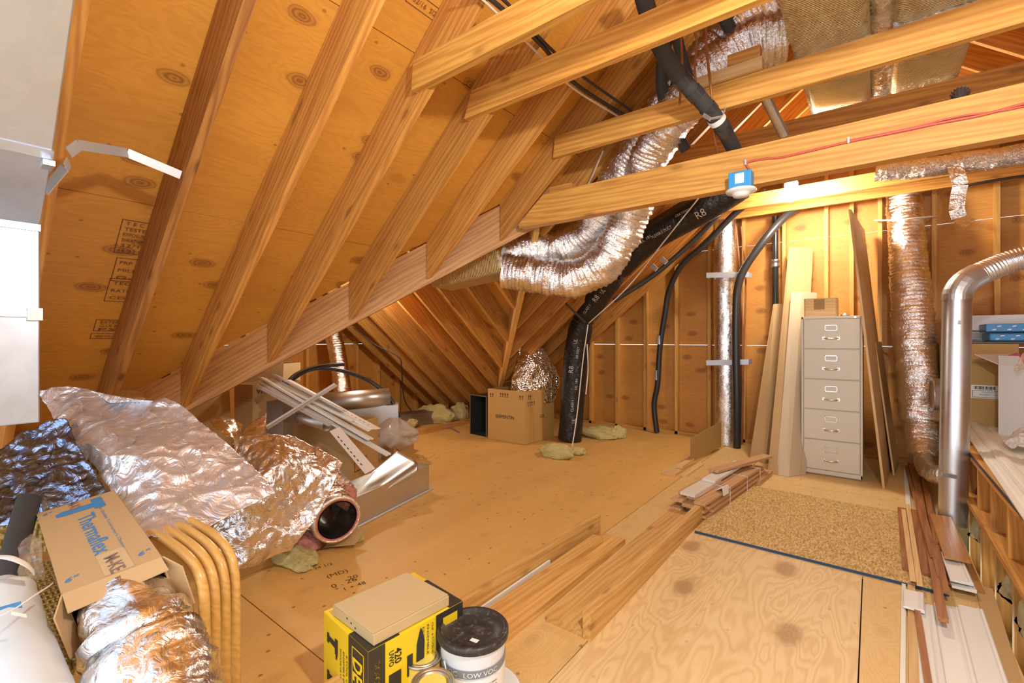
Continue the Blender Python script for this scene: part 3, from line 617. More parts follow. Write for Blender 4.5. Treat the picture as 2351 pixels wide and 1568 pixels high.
MB().lathe([(.128, .004), (.131, -.012), (.117, -.014), (.116, .006), (.128, .004)], c0, dirv, 36, cap=False).build('insulation_ring', PINK, d1)
MB().lathe([(.108 + .004 * (i % 2), -.40 + .012 * i) for i in range(35)], c0, dirv, 32, cap=False).build('inner_liner', mat('dark_liner', (0.10, 0.085, 0.075), 0.25, 0.8), d1)
d2 = thing('flexible_duct', 'foil flexible duct with torn pink insulation lying behind the open-ended one', 'duct', Dp(770, 1130, 3.0))
flex_mb([Dp(722, 1065, 3.2), Dp(752, 1105, 3.05), Dp(792, 1148, 2.98)], .10, .010, .06, 3, .08, 28, 5).build('jacket', FD2, d2)
tuft('torn_insulation', Dp(795, 1142, 2.93), .07, .06, .065, PINK, parent=d2, seed=4)
tuft('fibreglass_tuft', Dp(700, 1245, 2.80), .13, .09, .06, PINK, 'pink fibreglass tuft on the floor beneath the foil blanket', 'insulation', seed=2)
for k, (px, py, rx, ry, rz, lab) in enumerate([(672, 1285, .20, .09, .05, 'yellow fibreglass tuft at the floor edge below the foil blanket'), (800, 1232, .13, .07, .05, 'yellow fibreglass tuft under the open flexible duct end'), (835, 1190, .05, .04, .04, 'tiny yellow fibreglass tuft between duct end and steel tray')]):
    p = Zp(px, py); tuft('fibreglass_tuft', (p.x, p.y, .02), rx, ry, rz, BATT, lab, 'insulation', 'yellow insulation tufts', seed=k * 3 + 1)
p = Zp(745, 1262); b = MB(); b.obox(p + V((0, 0, .012)), V((.17, .10, .03)), V((-.06, .12, .04)), .005); tag(b.build('cardboard_scrap', CARD), 'cardboard scrap propped on the tufts below the open duct', 'cardboard')
# ================================================================ boxes, sheet metal and siding left of centre
# steel tray on the floor
a0, a1 = Zp(830, 1206), Zp(985, 1126); L = (a1 - a0); Ln = L.normalized(); bk = V((-Ln.y, Ln.x, 0)); bk = bk if bk.x < 0 else -bk
hgt = up_at(a1, 1069); TR = galv('tray_steel', (0.62, 0.62, 0.60), 0.33)
tray = thing('metal_tray', 'long galvanised steel tray on the floor beside the open flexible duct', 'tray', (a0 + a1) / 2)
a0b = a0 - Ln * .25; w_ = .30; t_ = .004
b = MB(); b.obox(a0b, a1 - a0b, bk * t_, hgt); b.obox(a0b + bk * (w_ - t_), a1 - a0b, bk * t_, hgt); b.obox(a0b, a1 - a0b, bk * w_, t_); b.obox(a1 - Ln * t_, Ln * t_, bk * w_, hgt); b.build('tray_body', TR, tray, x=Ln)
b = MB(); b.obox(a1 - Ln * .24 + V((0, 0, hgt)), Ln * .27, bk * w_, .003); b.build('end_flange', TR, tray, x=Ln)
b = MB(); b.tube([a0b + V((0, 0, .008)) - bk * .008, a1 + V((0, 0, .008)) - bk * .008 + Ln * .05], .008, 8); b.build('drive_cleat', STR, tray)
# bent sheet leaning in the tray
P = [Dp(800, 1150, 3.45), Dp(912, 1040, 4.0), Dp(950, 1062, 3.75), Dp(960, 1080, 3.62), Dp(815, 1190, 3.08)]
up_ = V((0, 0, .02)); b = MB()
rows = [[Dp(790, 1128, 3.5), Dp(850, 1085, 3.72), Dp(912, 1036, 4.0)], [Dp(806, 1150, 3.34), Dp(870, 1100, 3.6), Dp(938, 1050, 3.86)], [Dp(814, 1160, 3.2), Dp(882, 1108, 3.46), Dp(956, 1060, 3.72)], [Dp(815, 1180, 3.12), Dp(886, 1124, 3.4), Dp(960, 1078, 3.66)], [Dp(818, 1188, 3.12), Dp(888, 1130, 3.42), Dp(958, 1088, 3.68)]]
b.grid(lambda u, v: bez(rows, u, v), 24, 40)
tag(b.build('bent_sheet_metal', GALV, solid=.003), 'bent grey sheet-metal piece with a rolled edge leaning in the steel tray', 'sheet metal')
# open carton under the siding
bA = Zp(806, 1104); h1 = .50
bx = bA; axr = (Zp(868, 1072) - bA); axl = (Zp(640, 1088) - bA)
r1 = carton('open cardboard carton heaped with white siding strips', 'box', bA, axl, axr, h1, CARD, True, [(0, .22, 172), (3, .15, 165)])
b = MB(); q = bA + V((0, 0, .06)) + axr * .12; X = axr.normalized(); frame2(b, q + V((.002, -.003, 0)), X, (0, 0, 1), .20, .11, .006, 0, .003); b.build('printed_frame', INK, r1)
# folded box flaps behind + CHINA carton
pA = Dp(575, 990, 4.2); z0 = 0.0
cA = V((Dp(580, 960, 4.25).x, Dp(580, 960, 4.25).y, 0)); cl = V((Dp(538, 955, 4.35).x, Dp(538, 955, 4.35).y, 0)) - cA; cr_ = V((Dp(690, 955, 4.75).x, Dp(690, 955, 4.75).y, 0)) - cA
hC = up_at(cA, 884)
r2 = carton('tall carton printed CHINA upside down, left of the siding', 'box', cA, cl, cr_, hC, card('china_carton', (0.48, 0.31, 0.15)), True, [(1, .2, 10)])
Xc = cr_.normalized()
text('printed_word', 'CHINA', INK, r2, cA + Xc * (cr_.length * .27) + V((0, 0, hC - .065)), -Xc, (0, 0, -1), .22, .045, bold=.01)
for k in range(3):
    text('printed_lines', ['FRAGILE  THIS SIDE UP', 'KEEP DRY', 'HANDLE WITH CARE'][k], BROWNINK, r2, cA + cl * .45 + V((0, 0, hC - .10 - .025 * k)), -cl, (0, 0, 1), abs(cl.length) * .6, .012)
cA = V((Dp(690, 930, 5.4).x, Dp(690, 930, 5.4).y, 0)); dxy = V((Dp(640, 925, 5.5).x, Dp(640, 925, 5.5).y, 0)) - cA
r3 = carton('pale carton behind the siding, its back against the gable wall studs', 'box', cA, dxy, V((-dxy.y, dxy.x, 0)) * 1.1 if dxy.x * 1 < 0 else V((dxy.y, -dxy.x, 0)), up_at(cA, 832), CARD2, True)
b = MB(); p, q = Dp(440, 955, 3.9), Dp(537, 955, 4.25); p.z = q.z = 0; b.prism([p, q, V((q.x - .12, q.y, up_at(q, 885))), V((p.x - .12, p.y, up_at(p, 930)))], V((-.008, .006, 0)))
tag(b.build('cardboard_sheet', CARD), 'plain cardboard sheet leaning under the valley beam behind the foil', 'cardboard')
# white siding strips
SID = mat('white_vinyl', (0.86, 0.83, 0.77), 0.42); SID2 = mat('grey_vinyl', (0.70, 0.67, 0.67), 0.45)
def strip(a, b_, w, label, m=SID, lip=True, holes=False, roll=0.0, grp='white siding strips on the open carton'):
    a, b_ = V(a), V(b_); d = (b_ - a).normalized(); s = d.cross(V((0, 0, 1))).normalized(); n = s.cross(d)
    s, n = s * math.cos(roll) + n * math.sin(roll), n * math.cos(roll) - s * math.sin(roll)
    prof = [(-w / 2, .012), (-w / 2, 0), (-w * .1, .002), (-w * .08, .012), (w * .12, .012), (w * .14, 0), (w / 2, 0), (w / 2, .014)] if lip else [(-w / 2, 0), (w / 2, 0)]
    mb = MB(); mb.add([a + s * x + n * z for x, z in prof] + [b_ + s * x + n * z for x, z in prof], [(i, i + 1, len(prof) + i + 1, len(prof) + i) for i in range(len(prof) - 1)])
    r = thing('siding_strip', label, 'strip', a, grp); mb.build('strip', m, r, x=d, solid=.002)
    if holes:
        hb = MB(); L = (b_ - a).length; k = int(L / .045)
        for i in range(2, k - 1): c = a + d * (L * i / k) + s * w * .22; hb.quad(c - s * .004 - d * .011 - n * .002, c + s * .004 - d * .011 - n * .002, c + s * .004 + d * .011 - n * .002, c - s * .004 + d * .011 - n * .002); hb.quad(c - s * .004 - d * .011 + n * .002, c + s * .004 - d * .011 + n * .002, c + s * .004 + d * .011 + n * .002, c - s * .004 + d * .011 + n * .002)
        hb.build('nail_slots', INK, r)
    return r
strip(Dp(595, 876, 4.05), Dp(892, 1046, 3.62), .055, 'white siding strip reaching furthest down right, its end over the steel tray', lip=True)
strip(Dp(600, 868, 4.1), Dp(850, 1010, 3.68), .075, 'white siding strip on top of the pile, second longest', roll=.15)
strip(Dp(622, 872, 4.15), Dp(852, 988, 3.78), .075, 'pale siding strip with a curled lip, upper side of the pile', roll=-.1)
strip(Dp(630, 862, 4.2), Dp(790, 945, 3.9), .07, 'short siding strip at the upper edge of the pile', SID2, roll=.3)
strip(Dp(660, 872, 4.22), Dp(868, 985, 3.9), .085, 'punched siding strip on the far side of the pile', holes=True, lip=False, roll=.1)
strip(Dp(590, 884, 4.0), Dp(760, 975, 3.76), .06, 'siding strip on the underside of the pile at left', SID2, roll=-.3)
strip(Dp(640, 885, 4.08), Dp(810, 968, 3.8), .05, 'narrow siding strip across the middle of the pile', roll=.2)
strip(Dp(768, 985, 3.66), Dp(850, 1082, 3.42), .085, 'perforated siding strip hanging down the front of the open carton', holes=True, lip=False, roll=-.35)
strip(Dp(612, 984, 3.62), Dp(772, 884, 3.72), .045, 'single narrow strip crossing over the siding pile the other way', SID2, lip=True, roll=.5)
# galvanised pieces in front of and behind the pile
tag(MB().tube([Dp(688, 960, 3.98), Dp(700, 958, 3.95), Dp(752, 975, 3.86)], .055, 20, False).build('metal_elbow', GALV, solid=.002), 'shiny metal elbow lying in the open carton', 'duct fitting')
b = MB(); p, q = Dp(612, 1000, 3.98), Dp(650, 1000, 3.9); p.z = q.z = .0
b.prism([p, q, V((q.x, q.y, up_at(q, 915))), V((p.x, p.y, up_at(p, 922)))], V((-.05, .12, 0))); tag(b.build('sheet_metal_duct', GALVD), 'upright sheet-metal duct piece between the CHINA carton and open carton', 'duct')
ax_ = (Dp(905, 915, 5.0) - Dp(745, 928, 4.7)).normalized()
tag(MB().tube([Dp(740, 924, 4.72), Dp(893, 912, 5.0)], .098, 28, False).build('metal_pipe', GALV, solid=.002), 'fat galvanised round pipe lying behind the siding pile', 'pipe')
e0, e1 = Dp(815, 985, 4.85), Dp(915, 975, 4.95); e0.z = e1.z = 0
b = MB(); dd = (e1 - e0).normalized(); e0 = e0 - dd * .35; bb = V((-dd.y, dd.x, 0)); bb = bb if bb.y > 0 else -bb
b.obox(e0, e1 - e0, bb * .22, up_at(e1, 930)); tag(b.build('sheet_metal_duct', galv('square_duct', (.66, .66, .64), .38), x=dd, bevel=.004), 'square galvanised duct length under the fat round pipe', 'duct')
e0, e1 = Zp(918, 985), Zp(1040, 966); dd = (e1 - e0).normalized(); bb = V((-dd.y, dd.x, 0)); bb = bb if bb.y > 0 else -bb
b = MB(); b.obox(e0, e1 - e0, bb * .26, up_at(e1, 938)); tag(b.build('sheet_metal_duct', GALVD, x=dd, bevel=.003), 'dull brown-grey duct length on the floor under the yellow insulation', 'duct')
b = MB(); e0, e1 = Zp(955, 1000), Zp(1078, 972); b.bar(e0 + V((0, 0, .035)), e1 + V((0, 0, .035)), .038, .07); tag(b.build('bare_joist', W_stud, x=e1 - e0), 'bare joist edge on the floor left of the black metal box', 'joist')
pipe('purple_cable', [Zp(952, 1002) + V((0, 0, .01)), Zp(985, 990) + V((0, 0, .015)), Zp(1030, 985) + V((0, 0, .02)), Zp(1054, 994) + V((0, 0, .01))], .008, mat('purple_cable', (.22, .16, .30), .5), 'short purple cable end on the floor by the joist', 'cable')
# black hose loop
HOSE = mat('black_hose', (0.03, 0.028, 0.028), 0.35)
pts = [Dp(790, 836, 4.85), Dp(730, 842, 4.7), Dp(680, 860, 4.5), Dp(650, 895, 4.3), Dp(646, 925, 4.15), Dp(662, 950, 4.0)]
pts2 = [Dp(670, 945, 4.05), Dp(655, 915, 4.2), Dp(664, 878, 4.45), Dp(715, 848, 4.7), Dp(780, 850, 4.85), Dp(850, 876, 5.0), Dp(893, 912, 5.03), Dp(913, 950, 5.03), Dp(915, 985, 5.02)]
hs = thing('hose_coil', 'loose loop of black hose arching over the metal pipe', 'hose', Dp(720, 900, 4.6))
MB().tube(spline(pts, 10), .021, 12).build('hose', HOSE, hs); MB().tube(spline(pts2, 10), .021, 12).build('hose', HOSE, hs)
# shiny duct up the gable wall
flex_mb([Dp(787, 905, 6.2), Dp(778, 830, 6.35), Dp(765, 765, 6.5), Dp(752, 690, 6.6)], .115, .012, .06, 3, .06, 26, 8).build('flexible_duct', FOILW)
tag(bpy.data.objects['flexible_duct.003'], 'shiny foil flexible duct rising along the left gable wall', 'duct')
pipe('black_wire', [Dp(812, 752, 6.0), Dp(860, 790, 5.9), Dp(915, 820, 5.85), Dp(922, 850, 5.9), Dp(928, 915, 6.1), Dp(945, 945, 6.2)], .008, BLACK, 'thin black wire sagging along the jack rafters', 'wire')
# bag and small carton
cA = Zp(905, 1062); r4 = carton('small crushed carton under the clear plastic bag', 'box', cA, Zp(862, 1050) - cA, Zp(950, 1035) - cA, .16, CARD, True, [(0, .12, 120), (1, .1, 60)])
def bagfn(u, v):
    a = 2 * math.pi * u; h = v; r = (.24 * math.sin(math.pi * min(1, .15 + .8 * h)) + .02); c = Zp(905, 1052)
    k = 1 + .35 * mnoise.noise(V((math.cos(a) * 2, math.sin(a) * 2, h * 4))) + .12 * mnoise.noise(V((math.cos(a) * 6, math.sin(a) * 6, h * 9)))
    return V((c.x + math.cos(a) * r * k, c.y + math.sin(a) * r * k * .8, .12 + h * .32))
CLEAR2 = mat('cloudy_plastic', (0.90, 0.82, 0.76), 0.2, 0, **{'Transmission Weight': 0.5, 'Alpha': 0.6})
tag(MB().grid(bagfn, 44, 26).build('plastic_bag', CLEAR2), 'cloudy plastic bag sitting on the small crushed carton', 'bag')
for k, (px, py) in enumerate([(955, 1032), (980, 1028), (968, 1048), (1003, 1022), (985, 1048)]):
    p = Zp(px, py); a = k * 1.3; d = V((math.cos(a), math.sin(a), 0)) * (.05 + .03 * (k % 3)); s = V((-d.y, d.x, 0)) * .2
    b = MB(); b.obox(p - d, d * 2, s * 2, .006); tag(b.build('wood_offcut', W_pale, x=d), 'thin wood offcut on the floor right of the plastic bag', 'offcut', 'offcuts by the plastic bag')
# tufts along the far eave
for k, (px, py, z, rx, ry, rz, lab) in enumerate([(1000, 950, .1, .40, .16, .16, 'large yellow insulation heap at the foot of the far rafters'), (1058, 945, .1, .16, .14, .17, 'yellow insulation heap just left of the black metal box'), (940, 962, .06, .16, .1, .07, 'flat yellow insulation piece beside the dull duct length'),
     (1280, 1030, .04, .20, .12, .10, 'yellow insulation around the foot of the black duct'), (1375, 985, .04, .26, .16, .09, 'yellow insulation in the floor opening right of the black duct'), (1415, 985, .03, .12, .16, .11, 'yellow insulation heap by the stud wall'), (1325, 1024, .03, .1, .08, .05, 'small yellow insulation bit by the white wires')]):
    p = Zp(px, py + 18); tuft('fibreglass_tuft', (p.x, p.y, z), rx, ry, rz, BATT, lab, 'insulation', 'yellow insulation tufts', seed=k * 5 + 11)
# SERPENTIN coil carton
cC, cL, cR = Zp(1205, 1022), Zp(1120, 1008), Zp(1285, 1000); hS = up_at(cC, 899)
cR = cC + (cR - cC) * .82
r5 = carton('cardboard carton printed SERPENTIN and COIL, next to the black duct', 'box', cC, cL - cC, cR - cC, hS, card('serpentin_carton', (0.56, 0.33, 0.10)), True)
lx, rx_ = (cC - cL), (cR - cC)
text('printed_word', 'SERPENTIN', INK, r5, cL + lx * .47 + V((0, 0, hS * .48)), lx, (0, 0, 1), lx.length * .50, .043, bold=.015)
text('printed_word', 'COIL', INK, r5, cC + rx_ * .58 + V((0, 0, hS * .48)), rx_, (0, 0, 1), rx_.length * .16, .043, bold=.015)
def arrows(o, X, n, w):
    b = MB(); X = V(X).normalized(); Y = V((0, 0, 1)); N = X.cross(Y) * .0015
    for i in range(n):
        c = V(o) + X * (w * i) + N; h = .042
        b.add([c - X * .014 + Y * h * .5, c + X * .014 + Y * h * .5, c + Y * h], [(0, 1, 2)]); b.quad(c - X * .005, c + X * .005, c + X * .005 + Y * h * .5, c - X * .005 + Y * h * .5); b.quad(c - X * .014 - Y * .012, c + X * .014 - Y * .012, c + X * .014 - Y * .006, c - X * .014 - Y * .006)
    b.build('printed_symbols', INK, r5)
arrows(cL + lx * .08 + V((0, 0, hS * .86)), lx, 2, .035); arrows(cL + lx * .36 + V((0, 0, hS * .88)), lx, 4, .036); arrows(cL + lx * .88 + V((0, 0, hS * .86)), lx, 2, .035)
arrows(cC + rx_ * .12 + V((0, 0, hS * .86)), rx_, 2, .035); arrows(cC + rx_ * .10 + V((0, 0, hS * .74)), rx_, 4, .04)
BW = foil('bubble_foil', (0.90, 0.86, 0.82), 0.2, 3.0, 0.2); t = NT(BW)
vb = t.n('TexVoronoi', {'feature': 'F1'}, Vector=t.coord((1, 1, 1), False), Scale=48.0).outputs['Distance']; t.bump(vb, .8, .01)
b = cloth_mb([[(1193, 797, 5.95), (1215, 790, 5.9), (1245, 800, 5.95), (1252, 812, 6.0)], [(1185, 840, 5.9), (1215, 835, 5.8), (1255, 838, 5.9), (1276, 850, 5.98)], [(1172, 880, 5.9), (1200, 885, 5.75), (1245, 882, 5.82), (1286, 882, 5.95)], [(1170, 925, 5.92), (1195, 935, 5.74), (1240, 930, 5.8), (1272, 925, 5.95)]], 50, 50, .03, .03, 4, 4)
tag(b.build('foil_bubble_wrap', BW, solid=.008), 'foil bubble wrap standing up out of the SERPENTIN carton', 'insulation')
# black metal box with its open end towards us
p0, p1 = Zp(1080, 996), Zp(1117, 1004); d = (p1 - p0); dn = d.normalized(); bb = V((dn.y, -dn.x, 0)); bb = bb if bb.y > 0 else -bb; hh_ = up_at(p0, 906)
r6 = thing('metal_box', 'open-ended black sheet-metal box left of the SERPENTIN carton', 'duct', (p0 + p1) / 2)
BM = mat('black_sheet_metal', (0.045, 0.05, 0.048), 0.4, 0.3); b = MB(); t_ = .006; dp_ = bb * .35
b.obox(p0, d, dp_, t_); b.obox(p0 + V((0, 0, hh_ - t_)), d, dp_, t_); b.obox(p0, dn * t_, dp_, hh_); b.obox(p1 - dn * t_, dn * t_, dp_, hh_); b.obox(p0 + dp_, d, bb * t_, hh_); b.build('shell', BM, r6)
b = MB(); z = V((0, 0, 1))
for q0, q1 in ((p0, p1), (p0 + z * hh_, p1 + z * hh_), (p0, p0 + z * hh_), (p1, p1 + z * hh_)): b.bar(q0, q1, .012, .012, up=bb)
b.build('rim', GALVD, r6)
# ================================================================ overhead ducts, pipes and cables
TAN = mat('tan_duct_wrap', (0.94, 0.68, 0.30), 0.36, 0.35); t = NT(TAN)
wv = t.n('TexWave', {'bands_direction': 'X'}, Vector=t.coord((1, 1, 1), False), Scale=22.0, Distortion=2.0, Detail=2.0).outputs[1]
t.bump(t.math('ADD', wv, t.math('MULTIPLY', t.noise(t.coord((1, 1, 1)), 11, 6, 1.4), 4.0)), 1.0, .02)
trunk = thing('wrapped_duct', 'foil-wrapped box the two silver flexible ducts branch from, behind the valley beam', 'duct', Dp(1110, 615, 3.85))
q0, q1 = Dp(1010, 640, 4.1), Dp(1165, 604, 3.82)
b = MB(); b.bar(q0, q1, .34, .20); b.build('duct_body', TAN, trunk, x=q1 - q0, bevel=.03)
b = MB(); b.tube([q1 - (q1 - q0).normalized() * .01, q1 + (q1 - q0).normalized() * .02], .15, 24); b.build('collar', FOILW, trunk)
lowp = [(1160, 622, 3.82), (1235, 632, 3.76), (1310, 640, 3.68), (1375, 612, 3.6), (1418, 555, 3.52), (1446, 490, 3.44), (1468, 420, 3.34), (1494, 350, 3.2), (1535, 280, 3.02), (1590, 205, 2.88), (1650, 150, 2.78), (1725, 105, 2.70), (1805, 80, 2.62)]
upp = [(1165, 588, 3.95), (1225, 572, 3.9), (1290, 568, 3.84), (1345, 535, 3.72), (1385, 485, 3.6), (1410, 430, 3.48), (1440, 375, 3.36), (1490, 300, 3.16), (1550, 225, 2.98), (1615, 150, 2.86), (1690, 70, 2.78), (1770, 10, 2.7)]
tag(flex_mb([Dp(*p) for p in lowp], .152, .011, .07, 3, .13, 32, 1).build('flexible_duct', FOILW), 'lower silver flexible duct sagging below the header, then rising to the tan ducts', 'duct')
tag(flex_mb([Dp(*p) for p in upp], .145, .011, .07, 3, .12, 32, 2).build('flexible_duct', FOILW), 'upper silver flexible duct running along the rafters above its twin', 'duct')
def tanduct(label, x0, x1, y0, y1, z0, h):
    r = thing('wrapped_duct', label, 'duct', ((x0 + x1) / 2, (y0 + y1) / 2, z0))
    def fn(face):
        return None
    b = MB(); n = 40
    for (o, ex_, ey_) in [((x0, y0, z0), (x1 - x0, 0, 0), (0, y1 - y0, 0)), ((x0, y0, z0), (0, y1 - y0, 0), (0, 0, h)), ((x1, y0, z0), (0, 0, h), (0, y1 - y0, 0)), ((x0, y1, z0), (x1 - x0, 0, 0), (0, 0, h)), ((x0, y0, z0), (0, 0, h), (x1 - x0, 0, 0)), ((x0, y0, z0 + h), (0, y1 - y0, 0), (x1 - x0, 0, 0))]:
        o, ex_, ey_ = V(o), V(ex_), V(ey_); c = V(((x0 + x1) / 2, (y0 + y1) / 2, z0 + h / 2))
        def f(u, v):
            p = o + ex_ * u + ey_ * v; d = V((p.x - c.x, 0, p.z - c.z))
            k = 1 + .05 * mnoise.noise(V((p.x * 5, p.y * 3, p.z * 5))) - .10 * max(0, (abs(p.x - c.x) / ((x1 - x0) / 2)) ** 6 * (abs(p.z - c.z) / (h / 2)) ** 6)
            return V((c.x + d.x * k, p.y, c.z + d.z * k))
        b.grid(f, 14, 30)
    b.build('insulated_body', TAN, r, x=(0, 1, 0))
    b = MB(); b.box((x0 - .006, y0 + (y1 - y0) * .55, z0 - .008), (x1 + .006, y0 + (y1 - y0) * .55 + .07, z0 + .02)); b.build('foil_tape', FOIL, r)
    return r
tanduct('wide tan foil-wrapped duct overhead, left of the pair', -.36, -.01, 2.0, 4.02, 2.885, .26)
tanduct('tan foil-wrapped duct overhead, right of the pair, with a torn slit', .09, .43, 2.0, 3.95, 2.885, .26)
tag(flex_mb([V((.04, 1.7, 3.12)), V((.045, 2.6, 3.06)), V((.045, 3.3, 3.03)), V((.05, 4.0, 3.0))], .085, .014, .06, 3, .16, 22, 6).build('flexible_duct', FOILW), 'thin foil duct squeezed between the two tan ducts', 'duct')
# block pieces on the third collar tie
x0, x1 = Yp(1595, 190, 2.66).x, Yp(1750, 150, 2.66).x
b = MB(); b.box((x0, 2.655, 2.675), (x1, 2.72, 2.735)); tag(b.build('wood_block', W_pale, x=(1, 0, 0)), 'lower lumber block lying on the third collar tie', 'block')
b = MB(); b.box((x0 + .17, 2.66, 2.738), (x1 - .01, 2.72, 2.80)); tag(b.build('wood_block', W_raft, x=(1, 0, 0)), 'upper lumber block lying on the third collar tie', 'block')
p = Yp(1290, 433, 2.79); b = MB(); b.box((p.x - .09, 2.77, 2.325), (p.x + .09, 2.83, 2.365)); tag(b.build('wood_block', W_raft, x=(1, 0, 0)), 'small block on the left end of the header', 'block')
# black pipes
TAPE = mat('black_tape', (0.035, 0.036, 0.04), 0.22)
bp = thing('insulated_pipe', 'black foam-insulated pipe wrapped in shiny tape, crossing in front of the third collar tie', 'pipe', Dp(1600, 220, 2.4))
bpts = [Dp(1465, -60, 2.05), Dp(1485, 20, 2.1), Dp(1512, 100, 2.2), Dp(1560, 175, 2.34), Dp(1615, 236, 2.42), Dp(1655, 288, 2.50), Dp(1690, 352, 2.72), Dp(1705, 390, 2.9)]
pp = spline(bpts, 12)
MB().tube(pp, .040, 16).build('foam_sleeve', FOAM, bp)
b = MB()
for i in (36, 42, 50, 60): b.tube([pp[i], pp[i + 3]], .044, 16, rf=lambda i, k: 1 + .04 * math.sin(k * 5))
b.build('tape_wrap', TAPE, bp); b = MB(); c = pp[58]; b.tube([pp[56], pp[58]], .0445, 16); b.build('pale_tape', WHITEP, bp)
ribbon('pipe_hanger', [Dp(1612, 262, 2.44), Dp(1630, 274, 2.38), Dp(1658, 268, 2.40), Dp(1664, 250, 2.5), Dp(1688, 243, 2.52)], .022, .003, FW, STR, None, None, bp)
pipe('insulated_pipe', [Dp(1538, 70, 2.75), Dp(1520, 150, 2.82), Dp(1522, 220, 2.9), Dp(1545, 290, 3.0), Dp(1575, 345, 3.05)], .034, FOAM, 'black insulated pipe behind the third collar tie, bending toward the rafters', 'pipe')
pipe('insulated_pipe', [Dp(1548, 60, 2.6), Dp(1560, 110, 2.65), Dp(1580, 180, 2.7)], .03, FOAM, 'short visible length of black pipe beside the wrapped one', 'pipe')
pq = thing('flue_pipe', 'straight pipe slanting behind the joists, black above and bare silver below', 'pipe', Dp(1730, 180, 2.7))
MB().tube([Dp(1640, 0, 2.6), Dp(1712, 132, 2.72)], .034, 16).build('foam_sleeve', FOAM, pq); MB().tube([Dp(1712, 132, 2.72), Dp(1800, 310, 3.0)], .030, 16).build('bare_pipe', GALV, pq)
for k, (pts, lab) in enumerate([([(1594, 70, 2.5), (1600, 98, 2.5), (1595, 150, 2.5), (1597, 190, 2.52)], 'brown wire with a kink, hanging in front of the foil duct'), ([(1620, 55, 2.45), (1623, 120, 2.43), (1634, 220, 2.4), (1640, 310, 2.55), (1648, 360, 2.7)], 'long brown wire hanging across the third collar tie'), ([(1563, 75, 2.55), (1566, 150, 2.5), (1560, 240, 2.5)], 'brown wire pair beside the black pipe')]):
    pipe('brown_wire', [Dp(*q) for q in pts], .0065, COPPER, lab, 'wire', n=8)
kb = lambda px, py, k=3.835: Pp(px, py, (-PS, 0, 1), k)
CAB = mat('black_cable', (0.03, 0.025, 0.022), 0.4); CABW = mat('white_cable', (0.62, 0.52, 0.42), 0.45)
pipe('cable', [kb(1090, -30), kb(1150, 18), kb(1245, 105), kb(1318, 190), kb(1440, 268), kb(1490, 290)], .011, CAB, 'black cable strung under the rafters, thicker of the pair', 'cable')
pipe('cable', [kb(1105, -40, 3.83), kb(1165, 8, 3.83), kb(1250, 98, 3.82), kb(1330, 170, 3.82), kb(1450, 255, 3.82)], .008, CAB, 'black cable strung under the rafters, thinner of the pair', 'cable')
pipe('cable', [kb(1075, -30, 3.83), kb(1130, 20, 3.83), kb(1232, 120, 3.82), kb(1312, 200, 3.81), kb(1420, 268, 3.81)], .006, CABW, 'pale cable strung under the rafters beside the black ones', 'cable')
pipe('cable', [kb(1385, 345, 3.82), kb(1352, 420, 3.82), kb(1322, 470, 3.82)], .006, CABW, 'pale cable clipped along the rafter above the header', 'cable')
# ---- black R8 duct
DB = mat('black_duct_jacket', (0.015, 0.014, 0.014), 0.26); t = NT(DB); n_ = t.noise(t.coord((1, 1, 1)), 16, 4, 1.5); t.bump(n_, .7, .02)
bd = thing('insulated_duct', 'black plastic-jacketed flexible duct marked R8, standing on the floor and bending up right', 'duct', (-2.95, 4.95, 0))
f0 = Zp(1308, 1012); tt = (f0 - V((0, 0, 0))).dot(FW)
dp = [V((f0.x, f0.y, 0.02)), Dp(1312, 960, tt), Dp(1318, 870, tt - .02), Dp(1326, 790, tt - .08), Dp(1342, 728, tt - .22), Dp(1382, 665, tt - .45), Dp(1430, 603, 5.02), Dp(1490, 548, 4.78), Dp(1555, 508, 4.55), Dp(1625, 470, 4.34), Dp(1700, 420, 4.15)]
path = resample(spline(dp, 14), .012); m = len(path)
def brf(i, k):
    s = i / m; q = 1 + .05 * mnoise.noise(V((k * .45, i * .05, 0))) + .02 * mnoise.noise(V((k * 1.1, i * .2, 3)))
    for c, w, a in ((.405, .02, .20), (.60, .016, .32)): q -= a * math.exp(-((s - c) / w) ** 2)
    return q
MB().tube(path, .148, 30, rf=brf).build('jacket', DB, bd)
PRT = mat('white_print', (0.62, 0.60, 0.56), 0.5)
def wrap_text(body, parent, i, w, h, ang=0.0, along=True, box=False):
    a, c = path[i], path[min(i + 4, m - 1)]; T = (c - a).normalized(); out = (EYE - a); out = (out - T * out.dot(T)).normalized(); S = T.cross(out)
    out2 = (out * math.cos(ang) + S * math.sin(ang)).normalized(); S2 = T.cross(out2)
    o = text('printed_mark', body, PRT, parent, V((0, 0, 0)), (1, 0, 0), (0, 1, 0), w, h)
    inv = WM[parent].inverted(); o.matrix_basis = Matrix(); WM[o] = WM[parent]
    for v in o.data.vertices:
        x, y = v.co.x, v.co.y
        if not along: x, y = y, -x
        r = .1565; th_ = y / r; v.co = inv @ (a + T * x + out2 * (math.cos(th_) * r) + S2 * (math.sin(th_) * r * -1))
    return o
for fr, body, w, h, ang, al in [(.90, 'R8', .09, .075, .25, True), (.865, 'CERTIFIED', .15, .022, -.3, True), (.80, 'FLEXIBLE DUCT', .22, .03, .1, True), (.75, 'UL 181', .12, .03, -.1, True), (.55, 'UL', .06, .05, .1, True), (.51, 'R8', .08, .06, .0, True), (.46, 'CLASS 1', .13, .03, -.1, True), (.34, 'UL', .06, .05, -.2, True), (.30, 'AIR DUCT', .15, .03, .1, True), (.24, 'R8', .08, .06, -.3, True), (.19, 'UL 181', .13, .03, .2, True), (.12, 'CLASS 1', .14, .03, .0, True), (.07, 'UL', .06, .05, .2, True)]:
    wrap_text(body, bd, int(fr * m), w, h, ang, al)
